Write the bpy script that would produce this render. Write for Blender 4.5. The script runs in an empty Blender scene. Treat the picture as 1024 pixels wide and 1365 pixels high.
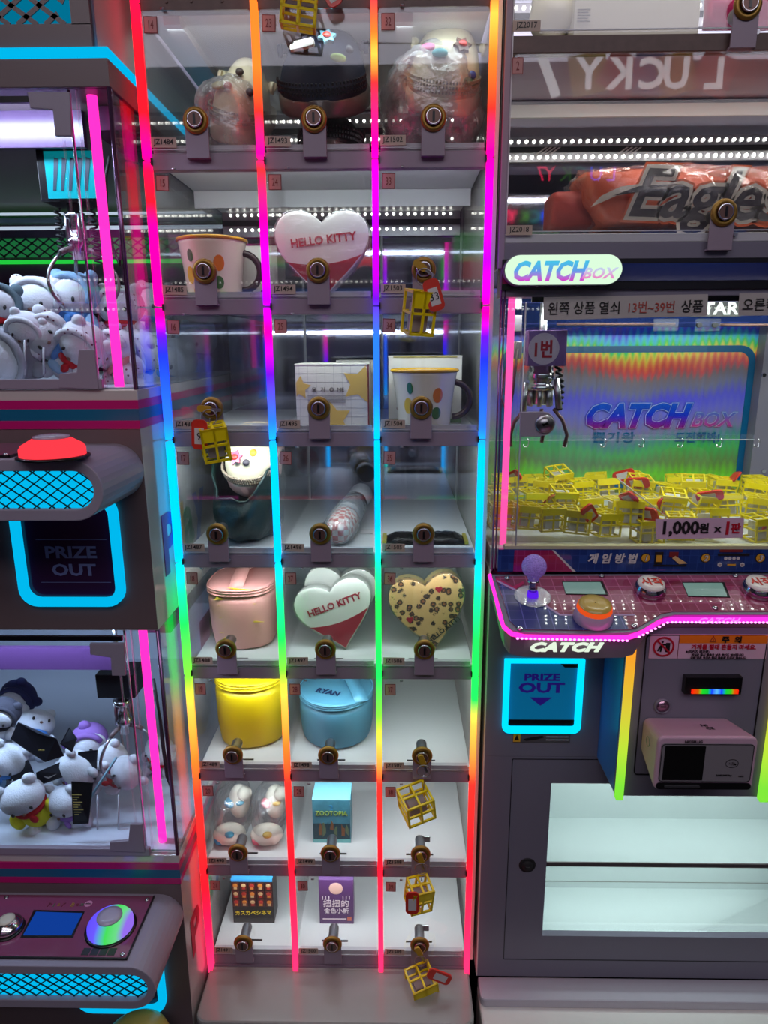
import bpy, bmesh, math, random
from mathutils import Vector, Matrix, noise
random.seed(7)
sc = bpy.context.scene
COL = sc.collection
PI = math.pi

# ------------------------------------------------------------------ camera
F_PX, PITCH, YAW, ROLL = 907.0, .2379, -.0185, -.0051
cy_, sy_, cp_, sp_ = math.cos(YAW), math.sin(YAW), math.cos(PITCH), math.sin(PITCH)
FW = Vector((sy_*cp_, cy_*cp_, -sp_)); RT = Vector((cy_, -sy_, 0)); UP = RT.cross(FW)
c_, s_ = math.cos(ROLL), math.sin(ROLL)
RT, UP = c_*RT + s_*UP, -s_*RT + c_*UP
EYE = Vector((0, 0, 1.5))
cd = bpy.data.cameras.new('camera'); cam = bpy.data.objects.new('camera', cd); COL.objects.link(cam)
cd.sensor_fit = 'VERTICAL'; cd.sensor_height = 24; cd.lens = 24*F_PX/1365; cd.clip_start = .02; cd.clip_end = 30
cam.matrix_world = Matrix(((RT.x, UP.x, -FW.x, EYE.x), (RT.y, UP.y, -FW.y, EYE.y), (RT.z, UP.z, -FW.z, EYE.z), (0, 0, 0, 1)))
sc.camera = cam

# ------------------------------------------------------------------ world, lights, exposure
w = bpy.data.worlds.new('arcade_air'); sc.world = w; w.use_nodes = True
w.node_tree.nodes['Background'].inputs[0].default_value = (.05, .05, .07, 1); w.node_tree.nodes['Background'].inputs[1].default_value = 1
sc.view_settings.view_transform = 'Standard'; sc.view_settings.look = 'None'
sc.view_settings.exposure = 0; sc.view_settings.gamma = 1; sc.view_settings.use_curve_mapping = False
sc.cycles.transparent_max_bounces = 24; sc.cycles.max_bounces = 8; sc.cycles.caustics_reflective = False
sc.cycles.caustics_refractive = False; sc.cycles.sample_clamp_indirect = 3; sc.cycles.blur_glossy = .5

def area(name, loc, rot, sx, sy, energy, col):
    d = bpy.data.lights.new(name, 'AREA'); d.shape = 'RECTANGLE'; d.size = sx; d.size_y = sy; d.energy = energy; d.color = col
    o = bpy.data.objects.new(name, d); o.location = loc; o.rotation_euler = rot; COL.objects.link(o); return o
area('aisle_light', (.1, -.45, 2.82), (0, 0, 0), 3.2, .5, 13, (1, .93, .96))
area('aisle_light_far', (.1, -1.2, 2.82), (math.radians(35), 0, 0), 3.4, .4, 13, (.86, .84, 1))
# inside the locker: one light under the front of each shelf; (row, energy)
for j_, e_ in enumerate((.14, .42, .50, .58, .56, .60, .68, .70)):
    area('locker_row_light', (-.104, 1.03, 1.7445-.1884*(j_-1)-.020), (math.radians(38), 0, 0), .44, .006, e_, (.82, .96, 1))
area('left_upper_window_light', (-.72, .945, 1.795), (math.radians(35), 0, 0), .6, .02, 3.0, (.66, .76, 1))
area('left_lower_window_light', (-.72, .945, 1.085), (math.radians(30), 0, 0), .6, .02, 2.8, (.55, .7, 1))
area('right_top_cell_light', (.5, 1.019, 1.858), (math.radians(12), 0, 0), .66, .01, .95, (1, .96, .9))
area('right_top_cell_light_up', (.5, 1.05, 2.05), (math.radians(35), 0, 0), .6, .012, .9, (1, .96, .9))
area('claw_window_light', (.5, 1.04, 1.562), (math.radians(30), 0, 0), .66, .02, 2.3, (.97, 1, .95))
area('storage_window_light', (.5, 1.03, .786), (math.radians(20), 0, 0), .5, .012, .55, (.86, 1, 1))
area('storage_window_light_low', (.5, 1.04, .612), (math.radians(12), 0, 0), .5, .012, .5, (.86, 1, 1))

# ------------------------------------------------------------------ helpers: pixels to points
def ray(px, py): return FW + RT*(px-512)/F_PX - UP*(py-682.5)/F_PX
def at(px, py, Y): d = ray(px, py); return EYE + d*(Y/d.y)
def atX(px, py, X): d = ray(px, py); return EYE + d*(X/d.x)
def atZ(px, py, Z): d = ray(px, py); return EYE + d*((Z-1.5)/d.z)

def lin(c):
    c = c/255.0
    return c/12.92 if c <= .04045 else ((c+.055)/1.055)**2.4
def rgb(r, g, b): return (lin(r), lin(g), lin(b), 1)

# ------------------------------------------------------------------ materials
MATS = {}
def mat(name, c=(200, 200, 200), rough=.5, metal=0, emit=None, es=1.0, bump=0, bscale=60, spec=.5, var=0, coat=0):
    if name in MATS: return MATS[name]
    m = bpy.data.materials.new(name); m.use_nodes = True; nt = m.node_tree; b = nt.nodes['Principled BSDF']
    b.inputs['Base Color'].default_value = rgb(*c); b.inputs['Roughness'].default_value = rough; b.inputs['Metallic'].default_value = metal
    b.inputs['Specular IOR Level'].default_value = spec; b.inputs['Coat Weight'].default_value = coat; b.inputs['Coat Roughness'].default_value = .05
    if emit: b.inputs['Emission Color'].default_value = rgb(*emit); b.inputs['Emission Strength'].default_value = es
    tc = nt.nodes.new('ShaderNodeTexCoord')
    n = nt.nodes.new('ShaderNodeTexNoise'); n.inputs['Scale'].default_value = bscale; n.inputs['Detail'].default_value = 4
    nt.links.new(tc.outputs['Object'], n.inputs['Vector'])
    if bump:
        bp = nt.nodes.new('ShaderNodeBump'); bp.inputs['Strength'].default_value = bump; bp.inputs['Distance'].default_value = .003
        nt.links.new(n.outputs['Fac'], bp.inputs['Height']); nt.links.new(bp.outputs['Normal'], b.inputs['Normal'])
    v = var or .04
    mx = nt.nodes.new('ShaderNodeMix'); mx.data_type = 'RGBA'; mx.blend_type = 'MULTIPLY'; mx.inputs[0].default_value = 1
    r = nt.nodes.new('ShaderNodeMapRange'); r.inputs['To Min'].default_value = 1-v; r.inputs['To Max'].default_value = 1+v*.3
    nt.links.new(n.outputs['Fac'], r.inputs['Value'])
    mx.inputs[6].default_value = rgb(*c); nt.links.new(r.outputs[0], mx.inputs[7]); nt.links.new(mx.outputs[2], b.inputs['Base Color'])
    MATS[name] = m; return m

def clear(name, tint=(255, 255, 255), gloss=.06, rough=.02, haze=0.0, bump=0, bscale=30):
    if name in MATS: return MATS[name]
    m = bpy.data.materials.new(name); m.use_nodes = True; nt = m.node_tree; nt.nodes.clear()
    out = nt.nodes.new('ShaderNodeOutputMaterial'); t = nt.nodes.new('ShaderNodeBsdfTransparent'); t.inputs[0].default_value = rgb(*tint)
    g = nt.nodes.new('ShaderNodeBsdfGlossy'); g.inputs['Roughness'].default_value = rough
    mx = nt.nodes.new('ShaderNodeMixShader'); lw = nt.nodes.new('ShaderNodeLayerWeight'); lw.inputs[0].default_value = .25
    mr = nt.nodes.new('ShaderNodeMapRange'); mr.inputs['To Min'].default_value = gloss; mr.inputs['To Max'].default_value = min(1, gloss*3+.3)
    nt.links.new(lw.outputs['Fresnel'], mr.inputs['Value']); nt.links.new(mr.outputs[0], mx.inputs[0])
    nt.links.new(t.outputs[0], mx.inputs[1]); nt.links.new(g.outputs[0], mx.inputs[2])
    last = mx
    tc = nt.nodes.new('ShaderNodeTexCoord'); n = nt.nodes.new('ShaderNodeTexNoise'); n.inputs['Scale'].default_value = bscale
    n.inputs['Detail'].default_value = 6; nt.links.new(tc.outputs['Object'], n.inputs['Vector'])
    if haze:
        d = nt.nodes.new('ShaderNodeBsdfDiffuse'); d.inputs[0].default_value = (.85, .87, .9, 1); m2 = nt.nodes.new('ShaderNodeMixShader')
        r2 = nt.nodes.new('ShaderNodeMapRange'); r2.inputs['From Min'].default_value = .35; r2.inputs['From Max'].default_value = .75
        r2.inputs['To Min'].default_value = haze*.3; r2.inputs['To Max'].default_value = haze*1.7
        nt.links.new(n.outputs['Fac'], r2.inputs['Value']); nt.links.new(r2.outputs[0], m2.inputs[0])
        nt.links.new(mx.outputs[0], m2.inputs[1]); nt.links.new(d.outputs[0], m2.inputs[2]); last = m2
    if bump:
        bp = nt.nodes.new('ShaderNodeBump'); bp.inputs['Strength'].default_value = bump; bp.inputs['Distance'].default_value = .01
        nt.links.new(n.outputs['Fac'], bp.inputs['Height']); nt.links.new(bp.outputs['Normal'], g.inputs['Normal'])
        nt.links.new(bp.outputs['Normal'], lw.inputs['Normal'])
    nt.links.new(last.outputs[0], out.inputs[0]); MATS[name] = m; return m

def ramp_emit(name, stops, zs, strength=2.0, axis='Z'):
    """lit strip: emission colour runs along the axis; stops = [(coord, (r,g,b))]"""
    m = bpy.data.materials.new(name); m.use_nodes = True; nt = m.node_tree; nt.nodes.clear()
    out = nt.nodes.new('ShaderNodeOutputMaterial'); e = nt.nodes.new('ShaderNodeEmission')
    tc = nt.nodes.new('ShaderNodeNewGeometry'); sx = nt.nodes.new('ShaderNodeSeparateXYZ'); nt.links.new(tc.outputs['Position'], sx.inputs[0])
    mr = nt.nodes.new('ShaderNodeMapRange'); mr.inputs['From Min'].default_value = zs[0]; mr.inputs['From Max'].default_value = zs[1]
    nt.links.new(sx.outputs[axis], mr.inputs['Value']); cr = nt.nodes.new('ShaderNodeValToRGB'); nt.links.new(mr.outputs[0], cr.inputs[0])
    cr.color_ramp.interpolation = 'LINEAR'
    while len(cr.color_ramp.elements) > 1: cr.color_ramp.elements.remove(cr.color_ramp.elements[0])
    first = True
    for co, c in sorted(stops, key=lambda s: (s[0]-zs[0])/(zs[1]-zs[0])):
        p = min(1, max(0, (co-zs[0])/(zs[1]-zs[0])))
        if first: el = cr.color_ramp.elements[0]; el.position = p; first = False
        else: el = cr.color_ramp.elements.new(p)
        l = [lin(x) for x in c]; el.color = tuple(x if c[k] > 240 else x/strength for k, x in enumerate(l)) + (1,)
    nt.links.new(cr.outputs[0], e.inputs[0]); e.inputs[1].default_value = strength
    nt.links.new(e.outputs[0], out.inputs[0]); return m

def glow(name, c, s=1.5):
    if name in MATS: return MATS[name]
    m = bpy.data.materials.new(name); m.use_nodes = True; nt = m.node_tree; nt.nodes.clear()
    out = nt.nodes.new('ShaderNodeOutputMaterial'); e = nt.nodes.new('ShaderNodeEmission')
    l = [lin(x) for x in c]; e.inputs[0].default_value = tuple(x if c[k] > 240 else x/s for k, x in enumerate(l)) + (1,)
    e.inputs[1].default_value = s; nt.links.new(e.outputs[0], out.inputs[0]); MATS[name] = m; return m

def tiles_mat(name, c1, c2, line, scale, rough=.12, ax=(0, 1)):
    """printed square tiles with fine lines (a flat print under gloss)"""
    m = mat(name, c1, rough=.35, coat=.9); nt = m.node_tree; b = nt.nodes['Principled BSDF']; b.inputs['Coat Roughness'].default_value = .012
    tc = nt.nodes.new('ShaderNodeTexCoord'); br = nt.nodes.new('ShaderNodeTexBrick'); br.offset = 0; br.squash = 1
    br.inputs['Color1'].default_value = rgb(*c1); br.inputs['Color2'].default_value = rgb(*c2); br.inputs['Mortar'].default_value = rgb(*line)
    br.inputs['Scale'].default_value = scale; br.inputs['Mortar Size'].default_value = .02; br.inputs['Brick Width'].default_value = .5; br.inputs['Row Height'].default_value = .5
    br.inputs['Bias'].default_value = -.55
    s = nt.nodes.new('ShaderNodeSeparateXYZ'); cmb = nt.nodes.new('ShaderNodeCombineXYZ')
    nt.links.new(tc.outputs['Object'], s.inputs[0]); nt.links.new(s.outputs[ax[0]], cmb.inputs[0]); nt.links.new(s.outputs[ax[1]], cmb.inputs[1])
    nt.links.new(cmb.outputs[0], br.inputs['Vector']); nt.links.new(br.outputs['Color'], b.inputs['Base Color']); return m

M_BODY = mat('lavender_painted_steel', (150, 142, 158), rough=.35, var=.06, bscale=8)
M_BAR = mat('grey_mauve_painted_steel', (146, 130, 146), rough=.45, var=.08, bscale=12)
M_WHITE = mat('white_painted_steel', (214, 216, 216), rough=.3, var=.03, bscale=10)
M_SIDE = mat('glossy_light_grey_side', (198, 194, 190), rough=.1, spec=.9, var=.04, bscale=3)
M_DARKBODY = mat('dark_and_shaded_taupe_steel', (108, 92, 94), rough=.38, var=.06, bscale=8)  # front skins' shade is put into this colour; own tone elsewhere
M_BLACK = mat('black_plastic', (14, 13, 16), rough=.3)
M_RUBBER = mat('dark_rubber', (24, 24, 28), rough=.7)
M_CHROME = mat('chrome', (205, 205, 210), rough=.16, metal=1)
M_STEEL = mat('brushed_steel', (165, 165, 170), rough=.32, metal=1)
M_GOLD = mat('aged_brass', (150, 116, 50), rough=.4, metal=.6)
M_DKSTEEL = mat('dark_lock_face', (112, 84, 78), rough=.4, metal=.5)
M_ACR = clear('clear_acrylic', gloss=.035, haze=.035, bscale=9)
M_DOOR = clear('door_acrylic', gloss=.035, haze=.010, bscale=9)
M_GLASS = clear('window_glass', gloss=.045, tint=(245, 250, 250))
M_EDGE = mat('frosted_acrylic_edge', (190, 190, 196), rough=.25)
M_MIRROR = mat('smoked_mirror', (165, 168, 186), rough=.05, metal=1)
M_WRAP = clear('crinkled_clear_wrap', gloss=.18, rough=.14, haze=.22, bump=1.0, bscale=34)
M_WRAPSOFT = clear('soft_clear_wrap', gloss=.12, rough=.12, haze=.05, bump=.9, bscale=45)
M_STICK = mat('dusty_pink_sticker', (190, 134, 130), rough=.6)
M_STICKB = mat('beige_label_paper', (184, 164, 150), rough=.6)
M_RED = mat('dark_red_print', (120, 30, 30), rough=.5)
M_INK = mat('black_ink', (22, 18, 18), rough=.5)
M_YEL = mat('yellow_plastic', (240, 214, 14), rough=.35)
M_REDP = mat('red_plastic', (205, 48, 30), rough=.35)
M_PAPER = mat('white_paper', (205, 200, 200), rough=.6)
M_LED = glow('white_led', (255, 255, 245), 5)
M_CREAM = mat('cream_ceramic', (232, 226, 196), rough=.2)

# ------------------------------------------------------------------ mesh builder
_tc = {}
class MB:
    def __init__(self): self.v = []; self.f = []; self.mi = []; self.sm = []; self.M = Matrix()
    def add(self, vs, fs, m=0, smooth=False):
        b = len(self.v); M = self.M
        self.v += [M @ Vector(p) for p in vs]
        self.f += [tuple(b+i for i in f) for f in fs]; self.mi += [m]*len(fs); self.sm += [smooth]*len(fs); return self
    def box(self, x0, x1, y0, y1, z0, z1, m=0):
        vs = [(x, y, z) for z in (z0, z1) for y in (y0, y1) for x in (x0, x1)]
        return self.add(vs, [(0, 2, 3, 1), (4, 5, 7, 6), (0, 1, 5, 4), (2, 6, 7, 3), (0, 4, 6, 2), (1, 3, 7, 5)], m)
    def tube(self, pts, r, n=8, m=0, closed=False, smooth=True):
        pts = [Vector(p) for p in pts]; k = len(pts); rs = r if isinstance(r, (list, tuple)) else [r]*k
        vs = []; up = None
        for i, p in enumerate(pts):
            a = pts[i-1] if (i > 0 or closed) else p; c = pts[(i+1) % k] if (i < k-1 or closed) else p
            t = (c-a).normalized()
            if up is None: up = Vector((0, 0, 1)) if abs(t.z) < .9 else Vector((1, 0, 0))
            u = (up - t*up.dot(t)); u = u.normalized() if u.length > 1e-6 else t.orthogonal().normalized(); up = u; w_ = t.cross(u)
            vs += [p + (u*math.cos(2*PI*q/n) + w_*math.sin(2*PI*q/n))*rs[i] for q in range(n)]
        fs = []
        for i in range(k if closed else k-1):
            j = (i+1) % k
            fs += [(i*n+q, i*n+(q+1) % n, j*n+(q+1) % n, j*n+q) for q in range(n)]
        self.add(vs, fs, m, smooth)
        if not closed: self.add(vs[:n], [tuple(range(n))[::-1]], m); self.add(vs[-n:], [tuple(range(n))], m)
        return self
    def lathe(self, prof, n=24, m=0, smooth=True, caps=True):
        """profile of (r, z) turned about local z"""
        vs = [(r*math.cos(2*PI*q/n), r*math.sin(2*PI*q/n), z) for r, z in prof for q in range(n)]; k = len(prof)
        fs = [(i*n+q, i*n+(q+1) % n, (i+1)*n+(q+1) % n, (i+1)*n+q) for i in range(k-1) for q in range(n)]
        self.add(vs, fs, m, smooth)
        if caps: self.add(vs[:n], [tuple(range(n))[::-1]], m); self.add(vs[-n:], [tuple(range(n))], m)
        return self
    def prism(self, poly, d0, d1, m=0, plane='XZ', m_front=None):
        """2-D outline pushed from depth d0 to d1; XZ -> depth is Y, XY -> depth is Z, YZ -> depth is X"""
        def P(a, b, d): return {'XZ': (a, d, b), 'XY': (a, b, d), 'YZ': (d, a, b)}[plane]
        n = len(poly); vs = [P(a, b, d0) for a, b in poly] + [P(a, b, d1) for a, b in poly]
        self.add(vs, [(i, (i+1) % n, n+(i+1) % n, n+i) for i in range(n)], m)
        self.add(vs, [tuple(range(n))[::-1]], m if m_front is None else m_front); self.add(vs, [tuple(range(n, 2*n))], m); return self
    def ell(self, c, r, nu=16, nv=10, m=0, e=1.0):
        vs = []; 
        def S(x): return math.copysign(abs(x)**e, x)
        for i in range(1, nv):
            th = PI*i/nv
            for q in range(nu):
                ph = 2*PI*q/nu
                vs.append((c[0]+r[0]*S(math.sin(th))*S(math.cos(ph)), c[1]+r[1]*S(math.sin(th))*S(math.sin(ph)), c[2]+r[2]*S(math.cos(th))))
        vs += [(c[0], c[1], c[2]+r[2]), (c[0], c[1], c[2]-r[2])]; a, b = len(vs)-2, len(vs)-1
        fs = [(i*nu+q, (i+1)*nu+q, (i+1)*nu+(q+1) % nu, i*nu+(q+1) % nu) for i in range(nv-2) for q in range(nu)]
        fs += [(a, q, (q+1) % nu) for q in range(nu)] + [(b, (nv-2)*nu+(q+1) % nu, (nv-2)*nu+q) for q in range(nu)]
        return self.add(vs, fs, m, True)
    def loft(self, rings, m=0, smooth=True, cap0=True, cap1=True):
        n = len(rings[0]); vs = [p for r in rings for p in r]
        fs = [(i*n+q, i*n+(q+1) % n, (i+1)*n+(q+1) % n, (i+1)*n+q) for i in range(len(rings)-1) for q in range(n)]
        self.add(vs, fs, m, smooth)
        if cap0: self.add(rings[0], [tuple(range(n))[::-1]], m, smooth)
        if cap1: self.add(rings[-1], [tuple(range(n))], m, smooth)
        return self
    def text(self, s, size, M, m=0, depth=.0003, bold=0, shear=0, sx=1, align='CENTER', sp=1.0, res=2):
        """flat lettering in local XY, facing +z, centred on the origin of M"""
        key = (s, bold, shear, sx, align, sp, res)
        if key not in _tc:
            c = bpy.data.curves.new('t', 'FONT'); c.body = s; c.size = 1; c.shear = shear; c.offset = bold; c.align_x = align
            c.space_character = sp; c.resolution_u = res; c.fill_mode = 'BOTH'; c.extrude = .02
            o = bpy.data.objects.new('t', c); COL.objects.link(o)
            dg = bpy.context.evaluated_depsgraph_get(); me = bpy.data.meshes.new_from_object(o.evaluated_get(dg))
            vs = [v.co.copy() for v in me.vertices]; fs = [tuple(p.vertices) for p in me.polygons]
            bpy.data.objects.remove(o); bpy.data.curves.remove(c); bpy.data.meshes.remove(me)
            if vs:
                y0 = min(v.y for v in vs); y1 = max(v.y for v in vs)
                vs = [Vector((v.x*sx, v.y-(y0+y1)/2, v.z)) for v in vs]
            _tc[key] = (vs, fs)
        vs, fs = _tc[key]; old = self.M; self.M = old @ M
        self.add([(v.x*size, v.y*size, (v.z/.02)*depth) for v in vs], fs, m); self.M = old; return self
    def build(self, name, mats, parent=None, bev=0, seg=2, sub=0, auto=False, local=False, solid=0):
        me = bpy.data.meshes.new(name)
        off = Vector((0, 0, 0)); p = parent
        if not local:
            while p is not None: off += p.location; p = p.parent
        me.from_pydata([v-off for v in self.v], [], self.f)
        mats = mats if isinstance(mats, (list, tuple)) else [mats]
        for k in mats: me.materials.append(k)
        me.polygons.foreach_set('material_index', self.mi); me.polygons.foreach_set('use_smooth', self.sm)
        bm = bmesh.new(); bm.from_mesh(me)
        bmesh.ops.remove_doubles(bm, verts=bm.verts, dist=1e-6)
        bmesh.ops.recalc_face_normals(bm, faces=bm.faces); bm.to_mesh(me); bm.free()
        o = bpy.data.objects.new(name, me); COL.objects.link(o); o.parent = parent
        if solid: s = o.modifiers.new('s', 'SOLIDIFY'); s.thickness = solid
        if bev:
            b = o.modifiers.new('b', 'BEVEL'); b.width = bev; b.segments = seg; b.limit_method = 'ANGLE'; b.angle_limit = math.radians(40)
        if sub: s = o.modifiers.new('u', 'SUBSURF'); s.levels = sub; s.render_levels = sub
        return o
FRONT = Matrix.Rotation(PI/2, 4, 'X')                      # lettering upright, facing the camera side (-Y)
def FT(x, y, z, rot=0): return Matrix.Translation((x, y, z)) @ FRONT @ Matrix.Rotation(rot, 4, 'Z')

def tag(o, label, cat, group=None, kind=None):
    if label: o['label'] = label
    if cat: o['category'] = cat
    if group: o['group'] = group
    if kind: o['kind'] = kind
    return o
def thing(name, label, cat, loc=(0, 0, 0), group=None):
    o = bpy.data.objects.new(name, None); COL.objects.link(o); o.location = loc; o.empty_display_size = .02
    return tag(o, label, cat, group)
def struct(name, mb, m, **k): o = mb.build(name, m, **k); o['kind'] = 'structure'; return o
def bx(name, m, x0, x1, y0, y1, z0, z1, parent=None, bev=0, **k): return MB().box(x0, x1, y0, y1, z0, z1).build(name, m, parent, bev=bev, **k)
def copy_tree(o, parent=None):
    c = o.copy(); COL.objects.link(c); c.parent = parent
    for ch in list(o.children): copy_tree(ch, c)
    return c
def rrect(x0, x1, z0, z1, r, n=6, corners=(1, 1, 1, 1)):
    """rounded rectangle outline; corners = bl, br, tr, tl"""
    pts = []
    for (cx, cz, a0, on) in ((x0+r, z0+r, PI, corners[0]), (x1-r, z0+r, 1.5*PI, corners[1]), (x1-r, z1-r, 0, corners[2]), (x0+r, z1-r, .5*PI, corners[3])):
        if on: pts += [(cx+r*math.cos(a0+.5*PI*k/n), cz+r*math.sin(a0+.5*PI*k/n)) for k in range(n+1)]
        else: pts.append((cx+(r if math.cos(a0+PI/4) > 0 else -r), cz+(r if math.sin(a0+PI/4) > 0 else -r)))
    return pts
def ring_prism(mb, outer, inner, d0, d1, m=0, plane='XZ'):
    """frame between two outlines with the same number of points"""
    def P(a, b, d): return {'XZ': (a, d, b), 'XY': (a, b, d), 'YZ': (d, a, b)}[plane]
    n = len(outer); vs = [P(a, b, d) for d in (d0, d1) for o in (outer, inner) for a, b in o]; fs = []
    for i in range(n):
        j = (i+1) % n
        fs += [(i, j, n+j, n+i), (2*n+i, 3*n+i, 3*n+j, 2*n+j), (i, 2*n+i, 2*n+j, j), (n+i, n+j, 3*n+j, 3*n+i)]
    return mb.add(vs, fs, m)
def ellipse(cx, cz, rx, rz, n=24, rot=0):
    out = []
    for k in range(n):
        a = 2*PI*k/n; x, z = rx*math.cos(a), rz*math.sin(a)
        out.append((cx+x*math.cos(rot)-z*math.sin(rot), cz+x*math.sin(rot)+z*math.cos(rot)))
    return out
def dots(name, x0, x1, y, z, step, parent, r=.0022, m=None):
    mb = MB(); x = x0
    while x <= x1: mb.ell((x, y, z), (r, r*.7, r), 6, 4); x += step
    o = mb.build(name, m or M_LED, parent); o['kind'] = 'stuff'; return o

# ------------------------------------------------------------------ the room
M_FLOOR = mat('dark_arcade_floor', (70, 66, 70), rough=.25, bscale=4); M_WALL = mat('dim_wall_paint', (74, 70, 84), rough=.8, bscale=4)
struct('floor', MB().box(-2.6, 2.6, -2.3, 2.6, -.05, 0), M_FLOOR)
struct('ceiling', MB().box(-2.6, 2.6, -2.3, 2.6, 2.95, 3.0), mat('black_ceiling_paint', (34, 31, 36), rough=.8))
struct('wall_back', MB().box(-2.6, 2.6, 2.6, 2.65, 0, 2.95), M_WALL)
struct('wall_front', MB().box(-2.6, 2.6, -2.35, -2.3, 0, 2.95), M_WALL)
struct('wall_left', MB().box(-2.65, -2.6, -2.3, 2.6, 0, 2.95), M_WALL)
struct('wall_right', MB().box(2.6, 2.65, -2.3, 2.6, 0, 2.95), M_WALL)

# ------------------------------------------------------------------ the prize locker (middle tower)
XS = [-.335, -.1815, -.028, .1255]; ZJ = lambda j: 1.7445-.1884*j; YF = 1.0; YB = 1.4
locker = thing('prize_locker', 'tall narrow prize locker of see-through numbered cells between rainbow light strips', 'locker', (-.105, 1.0, 0))
def shelf_part(j):
    z = ZJ(j)
    m = M_BAR if j >= 0 else mat('grimy_brown_steel', (96, 72, 66), rough=.5, var=.5, bscale=70)
    mb = MB().box(XS[0]+.005, XS[3]-.005, 1.0, 1.014, z-.0105, z+.0105)
    if j >= 0: mb.box(XS[0]+.002, XS[3]-.002, 1.014, YB, z+.006, z+.0095, 1)
    else: mb.box(XS[0]+.002, XS[3]-.002, 1.014, YB, z-.006, z-.003, 1)
    o = mb.build('shelf', [m, M_WHITE], locker, bev=.0012)
    for i in range(3):
        for dx in (.04, .072, .112): MB().tube([(XS[i]+dx, .9985, z), (XS[i]+dx, 1.002, z)], .002, 8).build('screw_cover', m, o) if j < 0 else None
for j in range(-1, 8): shelf_part(j)
for k, x in enumerate(XS):
    bx('side_pane' if k in (0, 3) else 'divider', M_ACR, x-.0012, x+.0012, 1.012, YB, ZJ(7)+.012, ZJ(-1)+.15, locker)
    bx('corner_post', M_EDGE, x-.0022, x+.0022, YB-.006, YB-.001, ZJ(4), ZJ(-1)+.15, locker) if k else None
bx('back_panel', M_MIRROR, XS[0], XS[3], YB, YB+.004, ZJ(3)+.01, ZJ(-1)+.15, locker)
bx('back_panel', M_WHITE, XS[0], XS[3], YB, YB+.004, ZJ(7), ZJ(3)+.01, locker)
bx('side_wall', mat('warm_grey_channel', (214, 212, 200), rough=.35), .1315, .1365, 1.0, 1.42, .43, 2.1, locker)
bx('lower_cabinet', M_BODY, XS[0]-.0045, XS[3]+.006, 1.0, 1.42, .02, ZJ(7)-.019, locker, bev=.002)
bx('bottom_rail', M_BAR, XS[0]+.005, XS[3]-.005, .998, 1.02, ZJ(7)-.019, ZJ(7)-.0105, locker)
foot = MB().prism(rrect(XS[0]-.002, XS[3]+.004, .892, 1.0, .02, 5, (1, 1, 0, 0)), .30, .412, plane='XY').build('foot_ledge', mat('glossy_taupe_steel', (154, 152, 148), rough=.22, coat=.3), locker, bev=.004)
MB().box(XS[0]+.01, XS[3]-.01, .90, .905, .28, .287).build('under_glow_strip', glow('pink_under_glow', (255, 120, 190), 1.5), locker)
for j in (0, 1):                                              # twin rows of light points in an aluminium rail at the back
    za, zb = (1.905, 1.874) if j == 0 else (at(400, 286, 1.385).z, at(400, 306, 1.385).z)
    r = bx('light_rail', M_STEEL, XS[0]+.004, XS[3]-.004, 1.388, 1.396, zb-.012, za+.012, locker)
    bx('light_rail_groove', M_BLACK, XS[0]+.004, XS[3]-.004, 1.386, 1.3885, (za+zb)/2-.006, (za+zb)/2+.004, r)
    dots('light_point_row', XS[0]+.02, XS[3]-.01, 1.386, za, .0135, r, .0026); dots('light_point_row', XS[0]+.02, XS[3]-.01, 1.386, zb, .0135, r, .0028)
    bx('ceiling_beam', M_WHITE, XS[0]+.004, XS[3]-.004, 1.20, 1.205, ZJ(j-1)-.021, ZJ(j-1)+.005, locker) if j else None
for i in range(3):
    bx('cell_ceiling_rib', M_WHITE, XS[i]+.028, XS[i]+.05, 1.02, 1.38, ZJ(-1)-.018, ZJ(-1)-.006, locker)
# vertical light strips: colour measured down each strip (photo row, colour)
R_, RP, MG, MV, BV, BL, SB, CY, TG, GR, YG, YE, OR, RO, PR, PK = (255, 30, 50), (255, 20, 90), (255, 0, 190), (225, 0, 255), (120, 20, 255), (40, 60, 255), (50, 140, 255), (0, 235, 255), (30, 255, 200), (40, 255, 110), (150, 255, 70), (250, 240, 90), (255, 150, 50), (255, 60, 50), (255, 30, 100), (255, 60, 130)
SC = [
 [(-10, RP), (60, R_), (150, R_), (205, MG), (225, RP), (270, R_), (300, MG), (420, MG), (445, BV), (470, BL), (560, SB), (600, CY), (740, CY), (790, TG), (830, GR), (900, YG), (940, YE), (1010, OR), (1060, RO), (1180, R_), (1235, PR), (1290, PK)],
 [(-10, OR), (90, OR), (150, RO), (205, MG), (225, RO), (290, MG), (400, MV), (440, MG), (500, BV), (560, SB), (600, CY), (740, CY), (790, TG), (850, GR), (890, YG), (930, YE), (990, OR), (1040, RO), (1140, R_), (1280, PK)],
 [(-10, RP), (50, OR), (75, YE), (110, RO), (190, MG), (290, MV), (370, MV), (400, BV), (450, SB), (520, SB), (580, CY), (700, CY), (760, TG), (800, GR), (900, GR), (950, YG), (990, YE), (1040, RO), (1140, R_), (1280, PK)],
 [(-10, RO), (25, YE), (80, OR), (150, RO), (205, MG), (350, MV), (420, MG), (450, BV), (480, BL), (570, SB), (600, CY), (740, CY), (790, TG), (850, GR), (930, GR), (960, YE), (1040, RO), (1140, R_), (1280, PK)]]
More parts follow.
